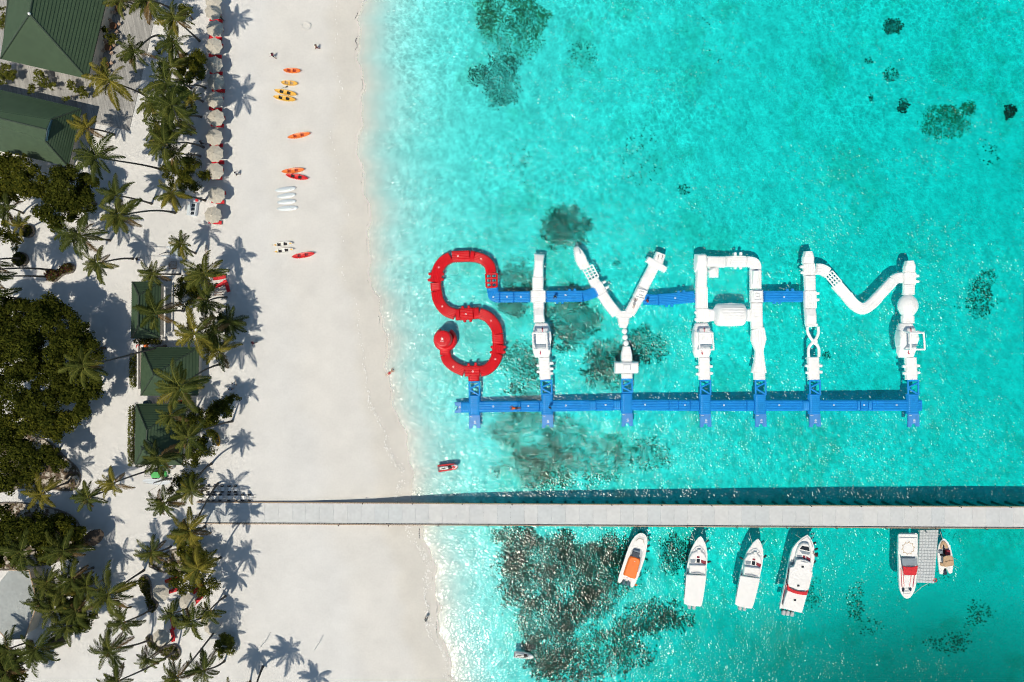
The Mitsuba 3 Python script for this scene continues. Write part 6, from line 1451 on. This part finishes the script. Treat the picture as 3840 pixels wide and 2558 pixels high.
for pts in ([(1310, 1010), (1455, 1005), (1450, 1030), (1320, 1035)], [(1315, 1062), (1462, 1060), (1450, 1088), (1318, 1085)]):
    part(k, 'bar', tube([G(*G6(*p), 0.6) for p in pts], 0.05, 5), 'rack_wood', 60)
for x, y in ((1318, 1020), (1450, 1018), (1320, 1072), (1452, 1072)):
    q = G(*G6(x, y), 0.6); part(k, 'leg', tube([[q[0], q[1], q[2] - 0.62], q], 0.04, 5), 'rack_wood', 60)

# ---------------------------------------------------------------- people
def sph(c, r, n=10):
    g = np.arange(n * n) + 0.5; ph = np.arccos(1 - 2 * g / (n * n)); th = math.pi * (1 + 5 ** 0.5) * g
    return np.asarray(c) + r * np.column_stack([np.cos(th) * np.sin(ph), np.sin(th) * np.sin(ph), np.cos(ph)])
def bone(a, ra, b, rb, n=7): return m3.Manifold.hull_points(np.vstack([sph(a, ra, n), sph(b, rb, n)]).astype(np.float32))
def skin(bones, L=0.045, it=6):
    m = m3.Manifold.batch_boolean(bones, m3.OpType.Add).refine_to_length(L).to_mesh()
    t = trimesh.Trimesh(m.vert_properties[:, :3], m.tri_verts, process=True); trimesh.smoothing.filter_taubin(t, iterations=it); return t
def figure(pose):
    """Joints of a 1.72 m adult facing +y in one of three poses, and the meshes of body, hair, shirt and shorts."""
    J = dict(pel=(0, 0, .95), che=(0, .01, 1.28), nec=(0, .01, 1.45), hea=(0, .03, 1.60))
    sw = dict(walk=0.26, stand=0.03, swim=0.10)[pose]
    for s, n in ((-1, 'l'), (1, 'r')):
        k = s * sw
        J['hip' + n], J['kne' + n], J['ank' + n] = (s * .10, 0, .92), (s * .11, k * .75 + .04, .50), (s * .11, k * 1.1 - (.06 if k < 0 else 0), .09)
        J['toe' + n] = (s * .12, J['ank' + n][1] + .17, .035)
        if pose == 'swim': J['sho' + n], J['elb' + n], J['wri' + n] = (s * .19, 0, 1.40), (s * .30, .04, 1.58), (s * .22, .06, 1.82)
        else: J['sho' + n], J['elb' + n], J['wri' + n] = (s * .19, 0, 1.40), (s * .26, -k * .5, 1.12), (s * .27, -k * .9 + .10, .90)
    J = {k: np.array(v, float) for k, v in J.items()}; B_ = []
    B_ += [bone(J['pel'], .125, J['che'], .135), bone(J['che'], .135, J['nec'], .062), bone(J['nec'], .058, J['hea'], .07)]
    B_ += [bone(J['hea'] - [0, .02, 0], .095, J['hea'] + [0, 0.0, .03], .098), bone(J['hea'] + [0, .05, -.05], .055, J['hea'] + [0, .06, .0], .06), bone(J['hea'] + [0, .10, -.005], .016, J['hea'] + [0, .085, .03], .012, 5)]
    for s in (-1, 1): B_.append(bone(J['hea'] + [s * .095, -.01, 0], .022, J['hea'] + [s * .098, -.01, .03], .02, 5))
    for n, s in (('l', -1), ('r', 1)):
        B_ += [bone(J['che'] + [0, 0, .06], .10, J['sho' + n], .062), bone(J['sho' + n], .055, J['elb' + n], .042), bone(J['elb' + n], .042, J['wri' + n], .03)]
        B_ += [bone(J['pel'], .11, J['hip' + n], .10), bone(J['hip' + n], .095, J['kne' + n], .062), bone(J['kne' + n], .06, J['ank' + n], .04), bone(J['ank' + n] - [0, .03, .03], .042, J['toe' + n], .032)]
        d = J['wri' + n] - J['elb' + n]; d /= np.linalg.norm(d); si = np.cross(d, [s, 0, 0]); si /= np.linalg.norm(si) + 1e-9
        pal = J['wri' + n] + d * .08; B_.append(bone(J['wri' + n] + d * .02, .03, pal, .036, 6))
        for q, l in zip((-.033, -.012, .010, .031), (.065, .082, .085, .075)):
            r0 = pal + si * q + d * .02; B_.append(bone(r0, .011, r0 + d * l + [0, .02, 0], .008, 5))
        B_.append(bone(J['wri' + n] + d * .045 + si * .03, .013, J['wri' + n] + d * .10 + si * .062, .010, 5))
    body = skin(B_)
    hair = skin([bone(J['hea'] + [0, -.035, .05], .098, J['hea'] + [0, .01, .07], .086), bone(J['hea'] + [0, -.06, .0], .085, J['hea'] + [0, -.055, -.06], .06)], 0.05, 3)
    shirt = skin([bone(J['pel'] + [0, 0, .03], .142, J['che'], .152), bone(J['che'], .15, J['nec'] - [0, 0, .05], .082)] + [bone(J['che'] + [0, 0, .06], .115, J['sho' + n], .08) for n in 'lr'] + [bone(J['sho' + n], .075, J['sho' + n] * .45 + J['elb' + n] * .55, .065) for n in 'lr'], 0.06, 4)
    shorts = skin([bone(J['pel'] + [0, 0, .04], .14, J['pel'] - [0, 0, .04], .14)] + [bone(J['hip' + n], .115, J['hip' + n] * .35 + J['kne' + n] * .65, .095) for n in 'lr'] + [bone(J['pel'], .13, J['hip' + n], .115) for n in 'lr'], 0.06, 4)
    eyes = cat(*[ball(J['hea'] + [s * .033, .098, .025], .012, 1) for s in (-1, 1)])
    return body, hair, shirt, shorts, eyes
FIG = {p: figure(p) for p in ('walk', 'stand', 'swim')}
for n, c in dict(skin_fair=(.50, .30, .21), skin_tan=(.30, .17, .11), skin_brown=(.16, .085, .055), hair_dark=(.015, .012, .01), hair_brown=(.10, .055, .03), cloth_black=(.02, .02, .025), cloth_red=(.42, .02, .03), cloth_blue=(.05, .14, .35),
                 cloth_white=(.65, .66, .68), cloth_orange=(.75, .14, .02), cloth_grey=(.30, .31, .33), cloth_wine=(.18, .02, .04), cloth_lime=(.25, .55, .05)).items(): mat(n, c, 0.7)
def person(px, py, pose, face, label, skin_='skin_tan', hair='hair_dark', top_='cloth_white', bottom='cloth_black', z=None, lie=None, s=1.0):
    """face: the direction faced in degrees (0 = right in the photograph, 90 = up); z: the surface stood on (None = the sand); lie: lying flat, face down."""
    k = thing('person', label, 'person')
    g = G(px, py, 0) if z is None else P(px, py, z)
    a = math.radians(face - 90); ca, sa = math.cos(a), math.sin(a)
    Rz = np.array([[ca, -sa, 0], [sa, ca, 0], [0, 0, 1]])
    M = np.eye(4)
    if lie: M[:3, :3] = Rz @ np.array([[-1, 0, 0], [0, 0, 1.0], [0, 1, 0]]) * s; M[:3, 3] = g + Rz @ [0, -0.9 * s, 0] + [0, 0, 0.12]
    else: M[:3, :3] = Rz * s; M[:3, 3] = g
    for nm, m, mt in zip(('body', 'hair', 'shirt', 'shorts', 'eyes'), FIG[pose], (skin_, hair, top_, bottom, 'cloth_black')):
        if mt: put(k, nm, mikit.ply(m, mt, smooth=True), M)
person(1192, 184, 'walk', 200, 'person walking near the waterline at the top of the beach', 'skin_tan', 'hair_dark', None, 'cloth_wine')
person(1030, 216, 'walk', 160, 'person walking above the topmost kayak', 'skin_tan', 'hair_dark', 'cloth_wine', 'cloth_black')
person(894, 656, 'walk', 30, 'person walking past the tenth umbrella', 'skin_brown', 'hair_dark', 'cloth_grey', 'cloth_black')
person(1462, 1398, 'swim', 40, 'swimmer in red shorts face down in the shallows', 'skin_fair', 'hair_dark', None, 'cloth_red', z=-0.06, lie=True)
person(1600, 2315, 'walk', 60, 'person walking along the waterline below the jetty', 'skin_brown', 'hair_dark', 'cloth_grey', 'cloth_black')
person(2080, 1114, 'walk', 250, 'person in black on the second blue link', 'skin_brown', 'hair_dark', 'cloth_black', 'cloth_black', z=0.58)
person(1934, 1531, 'swim', 180, 'person in an orange vest lying on the blue walkway', 'skin_tan', 'hair_dark', 'cloth_orange', 'cloth_black', z=0.56, lie=True)
person(2061, 1527, 'stand', 60, 'person in black standing on the blue walkway near a crossing', 'skin_brown', 'hair_dark', 'cloth_black', 'cloth_blue', z=0.62)
person(2379, 1138, 'swim', 75, 'person in grey lying on the right arm of the letter Y', 'skin_tan', 'hair_dark', 'cloth_grey', 'cloth_grey', z=0.62, lie=True)
person(2424, 1130, 'stand', 200, 'person in a red vest at the start of the third blue link', 'skin_brown', 'hair_dark', 'cloth_red', 'cloth_black', z=0.58)
person(957, 1286, 'walk', 215, 'person in dark red walking past the palm shadows', 'skin_brown', 'hair_dark', 'cloth_wine', 'cloth_black')
person(886, 1436, 'walk', 120, 'person in a pale shirt in the tree shade beside the middle small house', 'skin_brown', 'hair_dark', 'cloth_white', 'cloth_black')
person(872, 1458, 'stand', 60, 'person in blue beside the one in a pale shirt', 'skin_brown', 'hair_dark', 'cloth_blue', 'cloth_black')
person(528, 975, 'walk', 0, 'person in dark clothes walking beside the beached catamaran', 'skin_brown', 'hair_dark', 'cloth_black', 'cloth_blue')
person(284, 1960, 'walk', 200, 'person in blue walking beside the bed at the lower left', 'skin_brown', 'hair_dark', 'cloth_blue', 'cloth_blue')
person(3050, 2074, 'stand', 150, 'person in a dark red shirt on the foredeck of the largest boat', 'skin_brown', 'hair_dark', 'cloth_wine', 'cloth_black', z=1.26)
person(839, 78, 'stand', 20, 'person in black with a lime cap beside the first umbrella', 'skin_brown', 'cloth_lime', 'cloth_black', 'cloth_black')
person(764, 541, 'walk', 20, 'person in black at the foot of the palm by the eighth umbrella', 'skin_brown', 'hair_dark', 'cloth_black', 'cloth_black')

# ---------------------------------------------------------------- foam along the waterline
R = np.random.default_rng(21); V, F = [], []
for i in range(3600):
    y = R.uniform(-61, 61); w = meshkit.noise(np.array([[y * 0.22, 3.0, 0.0]]), 2)[0]; w2 = meshkit.noise(np.array([[y * 0.9, 9.0, 0.0]]), 4)[0]
    low = np.clip((5 - y) / 40, 0.05, 1); lap = -3.3 + 2.6 * np.clip(-y / 40, 0, 1)
    if R.random() > low * (0.25 + 0.9 * w2): continue
    d = lap + 1.6 * (w - 0.5) + abs(R.normal(0, 0.10 + 0.9 * low * w2)) * R.choice([1, 1, 1, -0.3]); x = float(xs(y)) + d
    z = max(float(gz(x, y)) + 0.10, 0.05); n = 6; r = R.uniform(0.04, 0.13); a = np.arange(n) * 2 * math.pi / n; o = len(V)
    V += [[x, y, z + 0.03]] + [[x + r * R.uniform(0.5, 1.2) * math.cos(t) * 0.8, y + r * R.uniform(0.6, 1.4) * math.sin(t) * 1.5, z] for t in a]
    F += [[o, o + 1 + j, o + 1 + (j + 1) % n] for j in range(n)]
mat('foam_white', (0.80, 0.80, 0.78), 0.9)
solo('foam', TM(V, F), 'foam_white', 'broken white foam along the waterline', 'foam', kind='stuff', smooth=False)
